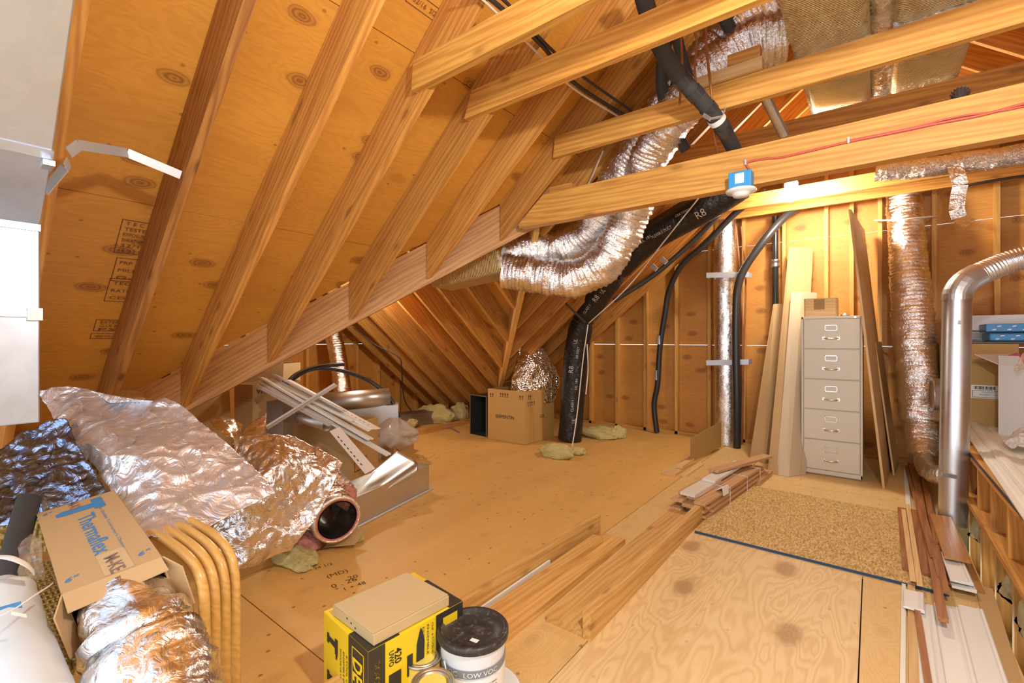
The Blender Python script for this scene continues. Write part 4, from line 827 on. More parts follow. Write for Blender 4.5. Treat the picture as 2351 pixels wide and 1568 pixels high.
for i0, nm in ((int(.405 * m), 'tie_strap'), (int(.60 * m), 'tie_strap')):
    MB().tube([path[i0 - 1], path[i0 + 1]], .128, 20).build(nm, TAPE, bd)
STRING = mat('white_string', (0.80, 0.74, 0.66), 0.6)
pipe('white_string', [Dp(1612, 445, 4.1), Dp(1520, 560, 4.45), Dp(1440, 660, 4.78), Dp(1352, 742, 5.25)], .007, STRING, 'white string stretched along the upper black duct', 'string', n=6)
pipe('white_string', [Dp(1350, 745, 5.3), Dp(1338, 830, 5.4), Dp(1325, 950, 5.45), Zp(1312, 1036, .01)], .007, STRING, 'white string hanging down the standing black duct to the floor', 'string', n=6)
pipe('white_string', [Dp(1348, 790, 5.36), Dp(1350, 850, 5.36), Dp(1345, 905, 5.37)], .007, STRING, 'short white string loop on the right of the black duct', 'string', n=6)
b = MB(); b.bar(Dp(1280, 678, 5.2), Dp(1345, 742, 5.2), .035, .02); tag(b.build('hanger_strap', FOAM, x=(1, 0, 0)), 'black hanger strap holding the elbow of the black duct', 'strap')
# cables and hoses along the back wall
pipe('cable', [kb(1760, 385, 3.82), kb(1690, 448, 3.82), kb(1600, 545, 3.80), kb(1500, 632, 3.80), kb(1410, 690, 3.80)], .032, HOSE, 'thick black line with clips following the last rafter down', 'hose')
for px, py in ((1524, 598), (1502, 614)):
    p = kb(px, py, 3.78); b = MB(); b.bar(p - V((.03, 0, -.03)), p + V((.03, 0, -.03)), .03, .05); tag(b.build('pipe_clip', STR), 'silver clip on the black line, %s' % ('upper one' if px == 1524 else 'lower one'), 'clip')
hz = thing('hose', 'black hose hanging down the stud wall right of the black duct', 'hose', Yp(1508, 985, 6.12))
MB().tube(spline([Yp(1760, 440, 5.6), Yp(1690, 488, 5.75), Yp(1625, 555, 5.85), Yp(1568, 605, 5.95), Yp(1537, 665, 6.05), Yp(1527, 720, 6.1), Yp(1515, 800, 6.14), Yp(1510, 880, 6.15), Yp(1502, 930, 6.15), V((Yp(1508, 985, 6.14).x, 6.14, .01))], 8), .036, 14).build('hose', HOSE, hz)
MB().tube([Yp(1516, 770, 6.13), Yp(1514, 790, 6.135)], .039, 12).build('coupling', STR, hz); MB().tube([Yp(1510, 850, 6.15), Yp(1509, 872, 6.15)], .038, 12).build('coupling', STR, hz)
sd = thing('metal_duct', 'silver insulated round duct standing by the stud wall, held by two metal straps', 'duct', (Yp(1668, 900, 6.05).x, 6.05, 0))
xx = Yp(1668, 900, 6.05).x; xt = Yp(1663, 520, 6.05).x
SIL = foil('silver_duct', (0.90, 0.90, 0.90), 0.24, 26, .35, (1, 1, .6), .8)
MB().tube(resample([V((xx, 6.05, 0.0)), V(((xx + xt) / 2, 6.05, 1.4)), V((xt, 6.05, 2.72))], .03), .128, 28, rf=lambda i, k: 1 + .02 * mnoise.noise(V((k * .5, i * .3, 0)))).build('duct_body', SIL, sd)
for py in (631, 832):
    a, c = Yp(1622, py + 1, 5.90), Yp(1718, py - 1, 5.90)
    b = MB(); b.bar(a, c, .006, .062); b.bar(a, a + V((0, .2, 0)), .006, .062); b.bar(c, c + V((0, .2, 0)), .006, .062); b.build('hanger_strap', STR, sd)
pipe('hose', [Yp(1862, 455, 6.12), Yp(1840, 474, 6.1), Yp(1806, 494, 6.0), Yp(1760, 545, 5.9), Yp(1712, 612, 5.88), Yp(1694, 660, 5.86), Yp(1690, 720, 5.85), Yp(1690, 820, 5.85), Yp(1692, 920, 5.85), V((Yp(1692, 995, 5.87).x, 5.87, .01))], .043, HOSE, 'thick black hose curving down right beside the silver standing duct', 'hose', n=14)
gp = thing('gas_pipe', 'thin black iron pipe with a grey coupling on the stud wall', 'pipe', (Yp(1780, 600, 6.18).x, 6.18, 0))
xx = Yp(1780, 600, 6.18).x; MB().tube([V((xx, 6.18, 0)), V((xx, 6.18, 2.72))], .034, 14).build('pipe', mat('black_iron', (.02, .02, .02), .3), gp)
zc = Yp(1782, 605, 6.18).z; MB().lathe([(.038, -.05), (.046, -.045), (.046, -.02), (.041, -.015), (.041, .015), (.046, .02), (.046, .045), (.038, .05)], (xx, 6.18, zc), n=18).build('coupling', GALVD, gp)
for k, (px0, px1, lab) in enumerate([(1700, 1706, 'brown wire beside the thick hose, nearest it'), (1712, 1708, 'brown wire beside the thick hose, nearer the stud')]):
    pipe('brown_wire', [Yp(px0 - 10, 520, 6.1), Yp(px0, 640, 6.1), Yp(px1, 800, 6.1), V((Yp(px1 - 4, 980, 6.1).x, 6.1, .01))], .010, COPPER, lab, 'wire', n=8)
# ---- blue box, red cable, bulb
BLU = mat('blue_plastic', (0.03, 0.30, 0.66), 0.45); WPLAS = mat('white_plastic', (0.82, 0.82, 0.82), 0.35)
RED = mat('red_cable', (0.58, 0.10, 0.07), 0.4)
P0 = Yp(1702, 418, 2.73); bb_ = thing('heat_detector', 'blue electrical box with a round white detector head below it, on the header', 'detector', P0)
b = MB(); b.box((P0.x - .056, 2.685, P0.z - .045), (P0.x + .056, 2.764, P0.z + .048)); b.build('junction_box', BLU, bb_, bevel=.005)
b = MB(); b.box((P0.x - .022, 2.683, P0.z - .018), (P0.x + .022, 2.685, P0.z + .035)); b.build('label', WHITEP, bb_)
MB().lathe([(.02, -.085), (.038, -.08), (.044, -.068), (.048, -.062), (.072, -.058), (.076, -.05), (.074, -.044), (.03, -.044)], (P0.x, 2.722, P0.z), n=32).build('detector_head', WPLAS, bb_)
on = lambda px, py, o=.006: Yp(px, py, 2.765 - o)
rc = thing('red_cable', 'red cable stapled along the face of the header to the blue box', 'cable', on(1900, 330))
MB().tube(spline([on(1726, 402, .03), on(1722, 392), on(1714, 378), on(1722, 371), on(1760, 364), on(1800, 360), on(1900, 337), on(1950, 325), on(2050, 305), on(2150, 284), on(2250, 265), on(2351, 238), on(2420, 222)], 8), .0055, 8).build('cable', RED, rc)
MB().tube(spline([on(1950, 322, .005), on(2080, 296, .005), on(2200, 268, .005), on(2290, 256, .005), on(2351, 244, .005), on(2420, 230)], 8), .004, 8).build('cable_strand', RED, rc)
for px, py in ((1712, 373), (1948, 322)): b = MB(); p = on(px, py, .009); b.box((p.x - .004, 2.75, p.z - .014), (p.x + .004, 2.765, p.z + .014)); b.build('staple', STR, rc)
GLOW = mat('bulb_glow', (1, 1, 1), 0.3, 0, **{'Emission Color': (1, 0.93, 0.82, 1), 'Emission Strength': 60.0})
lb = thing('light_bulb', 'glowing bare bulb in a white holder on the far joists', 'lamp', (-.47, 5.42, 2.79))
pb = Dp(1815, 446, 4.60)
MB().lathe([(.001, -.075), (.04, -.065), (.068, -.03), (.074, 0), (.066, .035), (.04, .06), (.03, .085)], pb, (0, .35, 1), 28).build('globe', GLOW, lb)
MB().lathe([(.03, .085), (.045, .09), (.06, .10), (.062, .125)], pb, (0, .35, 1), 24).build('lamp_holder', WPLAS, lb)
for (lx_, ly_, lz_, top_, lab) in ((.35, .66, 2.32, zb(XR) + .05, 'bare bulb on a cord under the ridge above the photographer'), (-4.6, 3.05, 1.75, 2.30, 'bare bulb on a cord under the cross gable ridge')):
    l2 = thing('light_bulb', lab, 'lamp', (lx_, ly_, lz_ + .06), 'hanging bulbs')
    MB().lathe([(.001, .075), (.02, .08), (.032, .10), (.034, .12), (.02, .15), (.015, .165)], (lx_, ly_, lz_), n=18).build('globe', mat('small_bulb_glow', (1, 1, 1), .3, 0, **{'Emission Color': (1, .93, .82, 1), 'Emission Strength': 12.0}), l2)
    MB().lathe([(.016, .165), (.02, .17), (.02, .21), (.006, .215)], (lx_, ly_, lz_), n=14).build('lamp_holder', BLACK, l2); MB().tube([V((lx_, ly_, lz_ + .21)), V((lx_, ly_, top_))], .004, 6).build('cord', BLACK, l2)
pipe('cable', [Yp(2205, 428, 5.94), Yp(2250, 420, 5.93), Yp(2300, 411, 5.93), Yp(2351, 404, 5.93), Yp(2430, 396, 5.93)], .012, CAB, 'black cable along the lowest joist at the right edge', 'cable')
# pine cone
pc = Yp(2204, 220, 2.80); pc = V((pc.x, 2.80, 2.323)); cn = thing('pine_cone', 'small dark pine cone sitting on top of the header', 'pine cone', pc)
b = MB()
for i in range(9):
    for k in range(9):
        a = 2 * math.pi * k / 9 + i * .35; r = .026 * math.sin(math.pi * (i + 1.5) / 11); z = .004 + i * .0052
        c = pc + V((math.cos(a) * r, math.sin(a) * r, z)); d = V((math.cos(a), math.sin(a), .5)); s = V((-math.sin(a), math.cos(a), 0)) * .006
        b.add([c - s - d * .008, c + s - d * .008, c + s + d * .006, c + d * .012 + V((0, 0, .003)), c - s + d * .006, c - d * .004 - V((0, 0, .004))], [(0, 1, 2, 3, 4), (0, 5, 1), (1, 5, 2), (2, 5, 3), (3, 5, 4), (4, 5, 0)])
b.build('scales', mat('cone_brown', (.07, .045, .04), .7), cn); MB().lathe([(.004, 0), (.018, .01), (.018, .03), (.003, .05)], pc, n=10).build('core', mat('cone_core', (.05, .03, .02), .8), cn)
# ---- ducts on the right
tag(flex_mb([Yp(2010, 396, 5.36), Yp(2100, 388, 5.36), Yp(2200, 374, 5.36), Yp(2300, 362, 5.36), Yp(2420, 342, 5.36)], .085, .014, .05, 3, .12, 22, 12).build('flexible_duct', crinkle('grey_duct_foil', (.80, .77, .72), .2)), 'grey foil duct lying along the far joist right of the bulb', 'duct')
ribbon('foil_tape', [Yp(2192, 378, 5.24), Yp(2205, 425, 5.24), Yp(2200, 445, 5.26), Yp(2196, 480, 5.26), Yp(2202, 500, 5.27), Yp(2228, 514, 5.25)], .095, .002, (1, 0, 0), foil('tape_foil', (.80, .76, .72), .25, 14, .5), 'strip of foil tape dangling from the grey foil duct', 'tape')
rf_ = thing('flexible_duct', 'tall shiny flexible duct hanging against the stud wall, right of the leaning sheets', 'duct', Yp(2110, 1000, 5.9))
flex_mb([Yp(2074, 400, 6.16), Yp(2076, 470, 6.14), Yp(2082, 560, 6.05), Yp(2092, 680, 5.92), Yp(2100, 800, 5.8), Yp(2108, 900, 5.7), Yp(2114, 1000, 5.55), Yp(2122, 1052, 5.4)], [.148, .148, .15, .158, .165, .16, .15, .12], .012, .04, 3, .07, 30, 14).build('jacket', FOILW, rf_)
flex_mb([Yp(2120, 1040, 5.42), Yp(2128, 1072, 5.2), Yp(2148, 1090, 4.9), Yp(2180, 1094, 4.55)], .075, .011, .05, 3, .08, 22, 15).build('elbow', FOILW, rf_)
for a, c, lab in (((2008, 506), (2150, 496), ''), ((2022, 797), (2145, 818), '')):
    MB().tube([Yp(*a, 6.2), Yp((a[0] * 2 + c[0]) / 3, a[1], 5.72), Yp((a[0] + c[0] * 2) / 3, (a[1] + c[1]) / 2, 5.70), Yp(*c, 6.2)], .008, 6).build('tie_string', STRING, rf_)
vp_ = thing('vent_pipe', 'straight galvanised vent pipe with an elbow and corrugated hose at the top', 'pipe', (Zp(2186, 1205).x, Zp(2186, 1205).y, 0))
f0 = Zp(2187, 1206); r0 = .0765; tp_ = Dp(2197, 690, 3.22); f0 = V((f0.x, f0.y, 0))
MB().tube([f0, f0.lerp(tp_, .33)], r0, 32, False).build('pipe_section', GALV, vp_); MB().tube([f0.lerp(tp_, .33), tp_], r0 * 1.02, 32, False).build('pipe_section', GALV, vp_)
q = spline([tp_, Dp(2199, 672, 3.22), Dp(2216, 648, 3.21), Dp(2246, 630, 3.2)], 3)
MB().tube(q, r0 * 1.06, 28, False, smooth=False).build('elbow', GALV, vp_)
cor = resample(spline([Dp(2240, 633, 3.2), Dp(2270, 620, 3.18), Dp(2310, 604, 3.15), Dp(2351, 592, 3.1), Dp(2420, 575, 3.0)], 12), .0045)
MB().tube(cor, r0 * .98, 28, False, rf=lambda i, k: 1 + .055 * math.sin(i * 1.4)).build('corrugated_hose', galv('corrugated_aluminium', (.85, .85, .86), .25), vp_)
b = MB(); c = f0.lerp(tp_, .20); c = Dp(2190, 1093, 3.2); b.bar(Dp(2162, 1089, 3.10), Dp(2217, 1099, 3.12), .004, .026); b.build('strap', STR, vp_)
b = MB(); b.bar(Dp(2200, 739, 3.13), Dp(2216, 741, 3.15), .002, .022); b.build('label', WHITEP, vp_)
tag(MB().lathe([(.135, -.10), (.135, .0), (.142, .004), (.142, .012), (.125, .014), (.122, -.10)], Dp(2143, 905, 3.95), (-1, -.05, 0), 36, cap=False).build('duct_collar', GALV, solid=.002), 'round galvanised duct collar on its side by the large carton', 'duct fitting')
# ================================================================ cabinet corner
CABM = mat('cabinet_beige', (0.66, 0.60, 0.49), 0.42); CHR = mat('chrome', (.85, .83, .78), .15, 1.0)
cx0, cx1, cy0, cy1, ch = -.537, -.068, 5.195, 5.87, 1.49
fc = thing('file_cabinet', 'tall beige five-drawer file cabinet with chrome handles', 'cabinet', ((cx0 + cx1) / 2, (cy0 + cy1) / 2, 0))
b = MB(); b.box((cx0, cy0 + .015, .012), (cx1, cy1, ch)); b.box((cx0 + .01, cy0 + .03, 0), (cx1 - .01, cy1 - .01, .012)); b.box((cx0, cy0, .012), (cx0 + .016, cy0 + .02, ch)); b.box((cx1 - .016, cy0, .012), (cx1, cy0 + .02, ch)); b.box((cx0, cy0, ch - .022), (cx1, cy0 + .02, ch)); b.box((cx0, cy0, .012), (cx1, cy0 + .02, .05))
b.build('carcass', CABM, fc, bevel=.003)
dh = (ch - .022 - .05) / 5
for k in range(5):
    z0 = .05 + dh * k; xm = (cx0 + cx1) / 2
    b = MB(); b.box((cx0 + .02, cy0 - .004, z0 + .006), (cx1 - .02, cy0 + .016, z0 + dh - .004)); dr = b.build('drawer', CABM, fc, bevel=.003)
    b = MB(); w, h, zc = .047, .026, z0 + dh * .70
    for u0, v0, u1, v1 in ((-w, -h, w, -h + .0045), (-w, h - .0045, w, h), (-w, -h, -w + .0045, h), (w - .0045, -h, w, h)): b.box((xm + u0, cy0 - .010, zc + v0), (xm + u1, cy0 - .003, zc + v1))
    b.build('label_holder', CHR, dr)
    b = MB(); zc = z0 + dh * .36; b.tube([V((xm - .055, cy0 - .006, zc)), V((xm - .05, cy0 - .028, zc - .002)), V((xm, cy0 - .034, zc - .004)), V((xm + .05, cy0 - .028, zc - .002)), V((xm + .055, cy0 - .006, zc))], .0065, 10)
    b.box((xm - .066, cy0 - .008, zc - .012), (xm - .046, cy0 - .003, zc + .012)); b.box((xm + .046, cy0 - .008, zc - .012), (xm + .066, cy0 - .003, zc + .012)); b.build('handle', CHR, dr)
b = MB(); b.lathe([(.009, 0), (.009, .006)], (cx1 - .055, cy0 - .002, ch - .012), (0, -1, 0), 16); b.build('lock', CHR, fc)
# finger-jointed box
wx0, wx1, wy0, wy1, wz = Yp(1846, 715, 5.26).x, Yp(1922, 715, 5.26).x, 5.26, 5.52, ch
wb = thing('wooden_box', 'small pine box with finger-jointed corners on top of the file cabinet', 'box', ((wx0 + wx1) / 2, (wy0 + wy1) / 2, wz))
hb = .178
for y_ in (wy0, wy1 - .012): MB().box((wx0 + .004, y_, wz), (wx1 - .004, y_ + .012, wz + hb)).build('side', W_pale, wb, x=(1, 0, 0))
b = MB()
for x in (wx0, wx1 - .012): b.box((x, wy0 + .012, wz), (x + .012, wy1 - .012, wz + hb))
for k in range(9):
    for x in (wx0 - .001, wx1 - .013): b.box((x, wy0 - .001, wz + hb * k / 9 + .003), (x + .014, wy0 + .014, wz + hb * (k + .5) / 9 + .003))
b.build('end', wood('pine_end_grain', (.50, .30, .12), (.38, .20, .07), .2), wb, x=(0, 1, 0))
b = MB(); b.box((wx0 + .012, wy0 + .012, wz + .001), (wx1 - .012, wy1 - .012, wz + .012)); b.build('bottom', W_pale, wb)
b = MB(); b.box((wx0 + .08, wy0 - .0015, wz + .07), (wx0 + .165, wy0 - .0002, wz + hb - .01)); b.build('label', card('faded_label', (.38, .22, .09)), wb)
tag(MB().lathe([(.035, 0), (.035, .012), (.02, .02), (.008, .03)], (wx1 + .06, wy0 + .02, ch), n=14).build('metal_fitting', GALVD), 'little grey metal fitting on the cabinet right of the pine box', 'fitting')
# leaning sheets right of the cabinet
n0, n1 = Zp(2032, 1122), V((.175, 6.2, 0)); lean = V((-.235, 0, 2.43))
PL = ply('leaning_plywood', (.70, .44, .18), (.56, .32, .11), (.2, .08, .03), .6, .3)
n1 = V((.17, 6.15, 0)); th_ = V((-.018, 0, 0)); sh = thing('plywood_sheet', 'tall plywood sheet leaning on edge right of the file cabinet', 'board', (n0 + n1) / 2)
b = MB(); b.prism([n0, n1, n1 + lean, n0 + lean], th_); b.build('panel', PL, sh, x=lean, up=(1, 0, 0))
b = MB(); b.obox(n0 + th_ + V((0, -.0012, .0)), -th_, V((0, .0012, 0)), lean); b.build('pale_edge', W_pale, sh, x=lean, up=(1, 0, 0))
m0 = V((n0.x + .08, 5.6, 0)); m1 = V((.215, 6.18, 0)); l2 = V((-.14, 0, 1.25))
b = MB(); b.prism([m0, m1, m1 + l2, m0 + l2 + V((0, .22, -.0))], (-.014, 0, 0)); tag(b.build('plywood_sheet', PL, x=l2, up=(1, 0, 0)), 'shorter plywood piece behind the tall leaning sheet', 'board')
# long cartons left of the cabinet
LC = card('long_carton', (.54, .35, .16)); LCP = card('pale_long_carton', (.62, .49, .34))
def longbox(name, label, bl, br, tl, tr, tb, tt_, back, m, m2=None, parts=None):
    a, b_, c, d = Zp(*bl), Zp(*br), Dp(*tr, tt_), Dp(*tl, tt_); c = V((c.x, c.y, (c.z + d.z) / 2)); d = V((d.x, d.y, c.z))
    r = thing(name, label, 'box', (a + b_) / 2); mb = MB(); mb.prism([a, b_, c, d], back); mb.build('body', m, r, x=d - a, up=(0, -1, 0), bevel=.006)
    if m2: q = MB(); N = (b_ - a).cross(d - a).normalized() * .0015; q.quad(*(p + N for p in (a.lerp(d, .72).lerp(b_.lerp(c, .72), .2), a.lerp(d, .72).lerp(b_.lerp(c, .72), .8), a.lerp(d, .9).lerp(b_.lerp(c, .9), .8), a.lerp(d, .9).lerp(b_.lerp(c, .9), .2)))); q.build('label', m2, r)
    return r
longbox('long_carton', 'tallest flat carton, with a white label on its narrow edge, left of the file cabinet', (1762, 1086), (1786, 1092), (1811, 569), (1824, 566), 0, 5.25, (.17, .13, 0), LC, WHITEP)
longbox('long_carton', 'pale narrow carton leaning beside the file cabinet, its lower end worn', (1782, 1091), (1810, 1096), (1816, 671), (1842, 669), 0, 4.95, (.12, .20, 0), LCP)
longbox('long_carton', 'brown open-topped mailing carton, leftmost of the leaning cartons', (1720, 1054), (1755, 1064), (1776, 694), (1801, 701), 0, 5.3, (.07, .10, 0), LC)
# ================================================================ lumber on the floor
def plank(name, label, cat, A, B, w, h, m, grp=None, z=0.0, parent=None, tilt=0.0, bevel=0.0):
    a, c = V(A), V(B); a.z += h / 2; c.z += h / 2
    d = (c - a).normalized(); up = V((0, 0, 1)); s = up.cross(d).normalized(); up = d.cross(s); up = up * math.cos(tilt) + s * math.sin(tilt)
    mb = MB(); mb.bar(a, c, w, h, up); o = mb.build(name, m, parent, x=d, up=up, bevel=bevel)
    return tag(o, label, cat, grp) if label else o
xb = Zp(1359, 1472).x
plank('lumber_board', 'long board standing on edge, nearest the pale front plywood', 'lumber', (xb - .019, 1.735, 0), (xb - .03, 4.75, 0), .038, .115, W_loose)
plank('lumber_board', 'wide flat board lying against the long on-edge board', 'lumber', (xb - .135, 1.74, 0), (xb - .145, 4.3, 0), .184, .038, W_loose)
plank('lumber_board', 'flat board whose far end stops beside the white strip, in the left group', 'lumber', (-1.285, .5, 0), (-1.285, 2.69, 0), .15, .038, W_loose)
plank('lumber_board', 'upper board of the left group, on top of the flat one', 'lumber', (-1.325, .4, .0385), (-1.325, 2.55, .0385), .07, .036, W_loose)
plank('lumber_board', 'board standing on edge at the left of the floor lumber', 'lumber', (-1.415, .3, 0), (-1.415, 2.72, 0), .038, .14, W_loose)
plank('white_strip', 'thin white strip squeezed between the left floor boards', 'strip', (-1.383, .4, .04), (-1.383, 2.10, .04), .010, .038, W_white)
OSB = mat('oriented_strand_board', (.55, .36, .12), .7); t = NT(OSB)
cc = t.coord((1, 1, 1), False); nz = t.n('TexNoise', Vector=cc, Scale=9.0, Detail=2).outputs[1]
vv = t.n('TexVoronoi', {'feature': 'F1'}, Vector=t.n('Mapping', Vector=t.n('VectorMath', {'operation': 'ADD'}, **{'0': cc, '1': t.n('VectorMath', {'operation': 'SCALE'}, **{'0': nz, 'Scale': .05}).outputs[0]}).outputs[0], Scale=(55, 170, 90)).outputs[0], Scale=1.0)
v3 = t.n('SeparateColor', Color=vv.outputs['Color']).outputs[0]
t.col(t.ramp(v3, [(0, (.34, .19, .05)), (.35, (.52, .33, .10)), (.7, (.62, .43, .16)), (1, (.72, .56, .28))])); t.bump(v3, .3, .004)
os_ = thing('strand_board', 'speckled strand-board sheet with a dark blue front edge on the floor', 'board', (-.35, 3.7, 0))
x0, x1, y0, y1 = Zp(1592, 1222).x + .01, .30, 3.135, 4.40
b = MB(); b.box((x0, y0 + .002, .001), (x1, y1, .0165)); b.build('panel', OSB, os_, x=(0, 1, 0))
b = MB(); b.box((x0, y0, .001), (x1, y0 + .002, .0162)); b.build('blue_edge', mat('blue_edge_paint', (.015, .06, .13), .5), os_)
# flooring bundle
PKW = wood('flooring_plank', (.60, .36, .18), (.48, .26, .11), .2); dirb = V((-.20, 1.0, 0)).normalized(); dirb = (V((-.95, 4.85, 0)) - V((-1.10, 3.40, 0))).normalized(); sb = V((dirb.y, -dirb.x, 0))
o0 = Zp(1541, 1178); n_l = 0
words = ['bottom', 'second', 'third', 'fourth', 'fifth', 'sixth', 'top']
for lay in range(7):
    for c in range(3):
        j = .10 * math.sin(lay * 2.3 + c * 1.7); st = o0 + sb * (.042 + .084 * c + .006 * math.sin(lay * 3 + c)) + dirb * (.05 + j * .7) + V((0, 0, .0195 * lay))
        plank('flooring_plank', 'wood flooring plank in the strapped bundle, %s layer, %s' % (words[lay], ['left row', 'middle row', 'right row by the long board'][c]), 'plank', st, st + dirb * (1.42 - .03 * lay), .081, .0185, PKW, 'flooring planks in the bundle')
zt = .0195 * 7
st = o0 + sb * .10 + dirb * .05 + V((0, 0, zt)); plank('flooring_plank', 'whitish plank on top of the bundle, nearest end', 'plank', st, st + dirb * .52, .11, .02, mat('washed_wood', (.70, .64, .56), .5), 'flooring planks in the bundle')
st = o0 + sb * .11 + dirb * .42 + V((0, 0, zt + .021)); plank('flooring_plank', 'whitish plank on top of the bundle, farther one', 'plank', st, st + dirb * .75, .10, .02, mat('washed_wood_b', (.72, .67, .60), .5), 'flooring planks in the bundle')
st = o0 + sb * .17 + dirb * .62 + V((0, 0, zt + .05)); plank('flooring_plank', 'bare plank lying slantwise over the far end of the bundle', 'plank', st - sb * .10, st + dirb * .85 + sb * .08, .085, .02, PKW, 'flooring planks in the bundle')
st = o0 + dirb * .98 - sb * .02 + V((0, 0, .06)); plank('flooring_plank', 'plank at the far left of the bundle behind the cardboard sheet', 'plank', st - sb * .04, st + dirb * .55 + sb * .04, .085, .02, PKW, 'flooring planks in the bundle')
b = MB(); q = o0 + sb * .205 + dirb * .30 + V((0, 0, zt + .003)); b.prism([q, q + dirb * .13, q + dirb * .13 + sb * .05 + V((0, 0, .03)), q + sb * .05 + V((0, 0, .03))], (0, 0, .001)); b.prism([q + sb * .05 + V((0, 0, .03)), q + dirb * .13 + sb * .05 + V((0, 0, .03)), q + dirb * .12 + sb * .058 + V((0, 0, -.03)), q + sb * .058 + V((0, 0, -.03))], (0.001, 0, 0))
tg = tag(b.build('paper_tag', WHITEP), 'white paper tag folded over the flooring bundle', 'tag')
for k, s_ in enumerate((.45, .85, 1.2)):
    c0_, c1_ = o0 + dirb * s_ + sb * -.004, o0 + dirb * s_ + sb * .262
    tag(MB().tube([c0_ + V((0, 0, .002)), c0_ + V((0, 0, zt + .002)), c1_ + V((0, 0, zt + .002)), c1_ + V((0, 0, .002))], .0025, 6).build('tie_string', STRING), 'white string tied around the flooring bundle, %s' % ['near end', 'middle', 'far end'][k], 'string', 'strings on the flooring bundle')
# scrap boards and cardboard left of the bundle
for k, (a, c, w, h, z, lab) in enumerate([((1535, 1092), (1625, 1035), .13, .028, 0, 'thick offcut under the upright cardboard sheet'), ((1560, 1076), (1625, 1030), .06, .025, .03, 'smaller offcut on top of the thick one, left of the cardboard sheet'), ((1570, 1096), (1610, 1068), .05, .022, 0, 'splintered offcut between the thick offcut and the bundle')]):
    plank('board_offcut', lab, 'offcut', Zp(*a, z), Zp(*c, z), w, h, W_pale)
a, c = Zp(1586, 1062, .03), Zp(1656, 1026, .03); b = MB()
b.prism([a, c, V((c.x, c.y, up_at(c, 968))), V((a.x, a.y, up_at(a, 1006)))], V((-.006, -.003, 0))); tag(b.build('cardboard_sheet', card('cardboard_dark', (.42, .26, .08)), x=c - a), 'creased cardboard sheet standing upright behind the flooring bundle', 'cardboard')
for k in range(4):
    c, l = k % 2, k // 2; A = Zp(1703 + 31 * c, 1110 + 4 * c) + V((0, 0, .0225 * l)) + V((.0, .02 * l, 0)); 
    plank('flooring_plank', 'short flooring plank with white edges under the mailing carton, %s %s' % (['lower', 'upper'][l], ['left', 'right'][c]), 'plank', A, A + V((.03, .42, 0)), .082, .02, PKW, 'short planks under the mailing carton')
# ================================================================ half wall at the stairs, right
HX = .52; hw = thing('wall_right', 'low half wall of short studs at the right, topped by white mouldings', 'wall', (HX + .05, 3.6, -.3)); tag(hw, kind='structure')
b = MB(); b.box((HX, 2.0, .462), (HX + .14, 4.72, .50)); b.build('top_plate', W_coll, hw, x=(0, 1, 0))
b = MB(); b.box((HX - .002, 2.0, .488), (HX + .001, 4.72, .506)); b.build('dark_edge', mat('dark_blue_edge', (.02, .02, .06), .5), hw)
b = MB(); b.box((HX - .02, 2.0, .175), (HX + .12, 4.6, .205)); b.build('rail', W_coll, hw, x=(0, 1, 0))
for k, y in enumerate((2.42, 2.78, 3.16, 3.56, 3.98, 4.4)):
    b = MB(); b.box((HX + .005, y, -.30), (HX + .095, y + .038, .175)); b.build('lower_stud', W_coll, hw, x=(0, 0, 1), up=(1, 0, 0))
    b = MB(); b.box((HX + .005, y + .12, .205), (HX + .115, y + .158, .462)); b.build('upper_stud', W_coll, hw, x=(0, 0, 1), up=(1, 0, 0))
b = MB(); b.box((HX + .12, 2.0, -.3), (HX + .14, 4.72, .462)); b.build('backing', P_wall, hw, x=(0, 1, 0))
deck = MB(); deck.box((HX + .14, 2.0, .44), (2.6, 6.2, .498)); deck.build('ledge', P_floor2, hw, x=(0, 1, 0))
for k, (y, z) in enumerate(((2.62, -.12), (2.98, -.08), (3.36, -.10), (4.2, -.06))):
    tuft('fibreglass_tuft', (HX + .05, y, z), .07, .15, .20, fuzzy('pale_batt_%d' % k, (.78, .68, .38)), 'yellow insulation tucked between the half-wall studs, %s from the front' % ORD[k], 'insulation', 'batts in the half wall', seed=k * 2 + 30)
dp_ = thing('drain_pipe', 'black plastic drain pipe with a domed cap inside the half wall', 'pipe', (.585, 4.49, -.3))
MB().lathe([(.024, 0), (.024, .42), (.029, .42), (.029, .50), (.027, .53), (.017, .555), (.001, .565)], (.585, 4.49, -.3), n=20).build('pipe', mat('abs_plastic', (.025, .022, .02), .3), dp_)
MB().tube([V((.585, 4.49, -.12)), V((.585, 4.49, -.09))], .0248, 18).build('label', WHITEP, dp_)
# white mouldings on the ledge
CRM = mat('primed_moulding', (.88, .86, .78), .45)
def moulding(label, A, B, w, h, m, prof=None, grp=None, name='moulding', cat='moulding'):
    A, B = V(A), V(B); d = (B - A).normalized(); s = V((d.y, -d.x, 0)).normalized(); n = s.cross(d)
    if n.z < 0: n = -n
    pr = prof or [(-.5, 0), (.5, 0), (.5, .35), (.42, .75), (.30, .6), (.2, .95), (-.05, 1), (-.3, .9), (-.42, .55), (-.5, .5)]
    mb = MB(); mb.prism([A + s * (x * w) + n * (z * h) for x, z in pr], B - A); return tag(mb.build(name, m, x=d), label, cat, grp)
zz = .507
for k, (a, c, w, z, lab) in enumerate([((2222, 978), (2420, 1240), .10, 0, 'white moulding on the half wall, nearest the front edge'), ((2234, 968), (2460, 1215), .11, .0, 'white moulding on the half wall, second from the edge'), ((2262, 968), (2500, 1190), .12, .0, 'white moulding on the ledge, third from the edge'), ((2228, 966), (2440, 1220), .06, .024, 'narrow white moulding lying on top of the others'), ((2290, 985), (2520, 1160), .12, 0, 'wide white moulding on the ledge, farthest from the edge')]):
    moulding(lab, Zp(*a, zz + z), Zp(*c, zz + z), w, .022, CRM, None, 'white mouldings on the half wall')
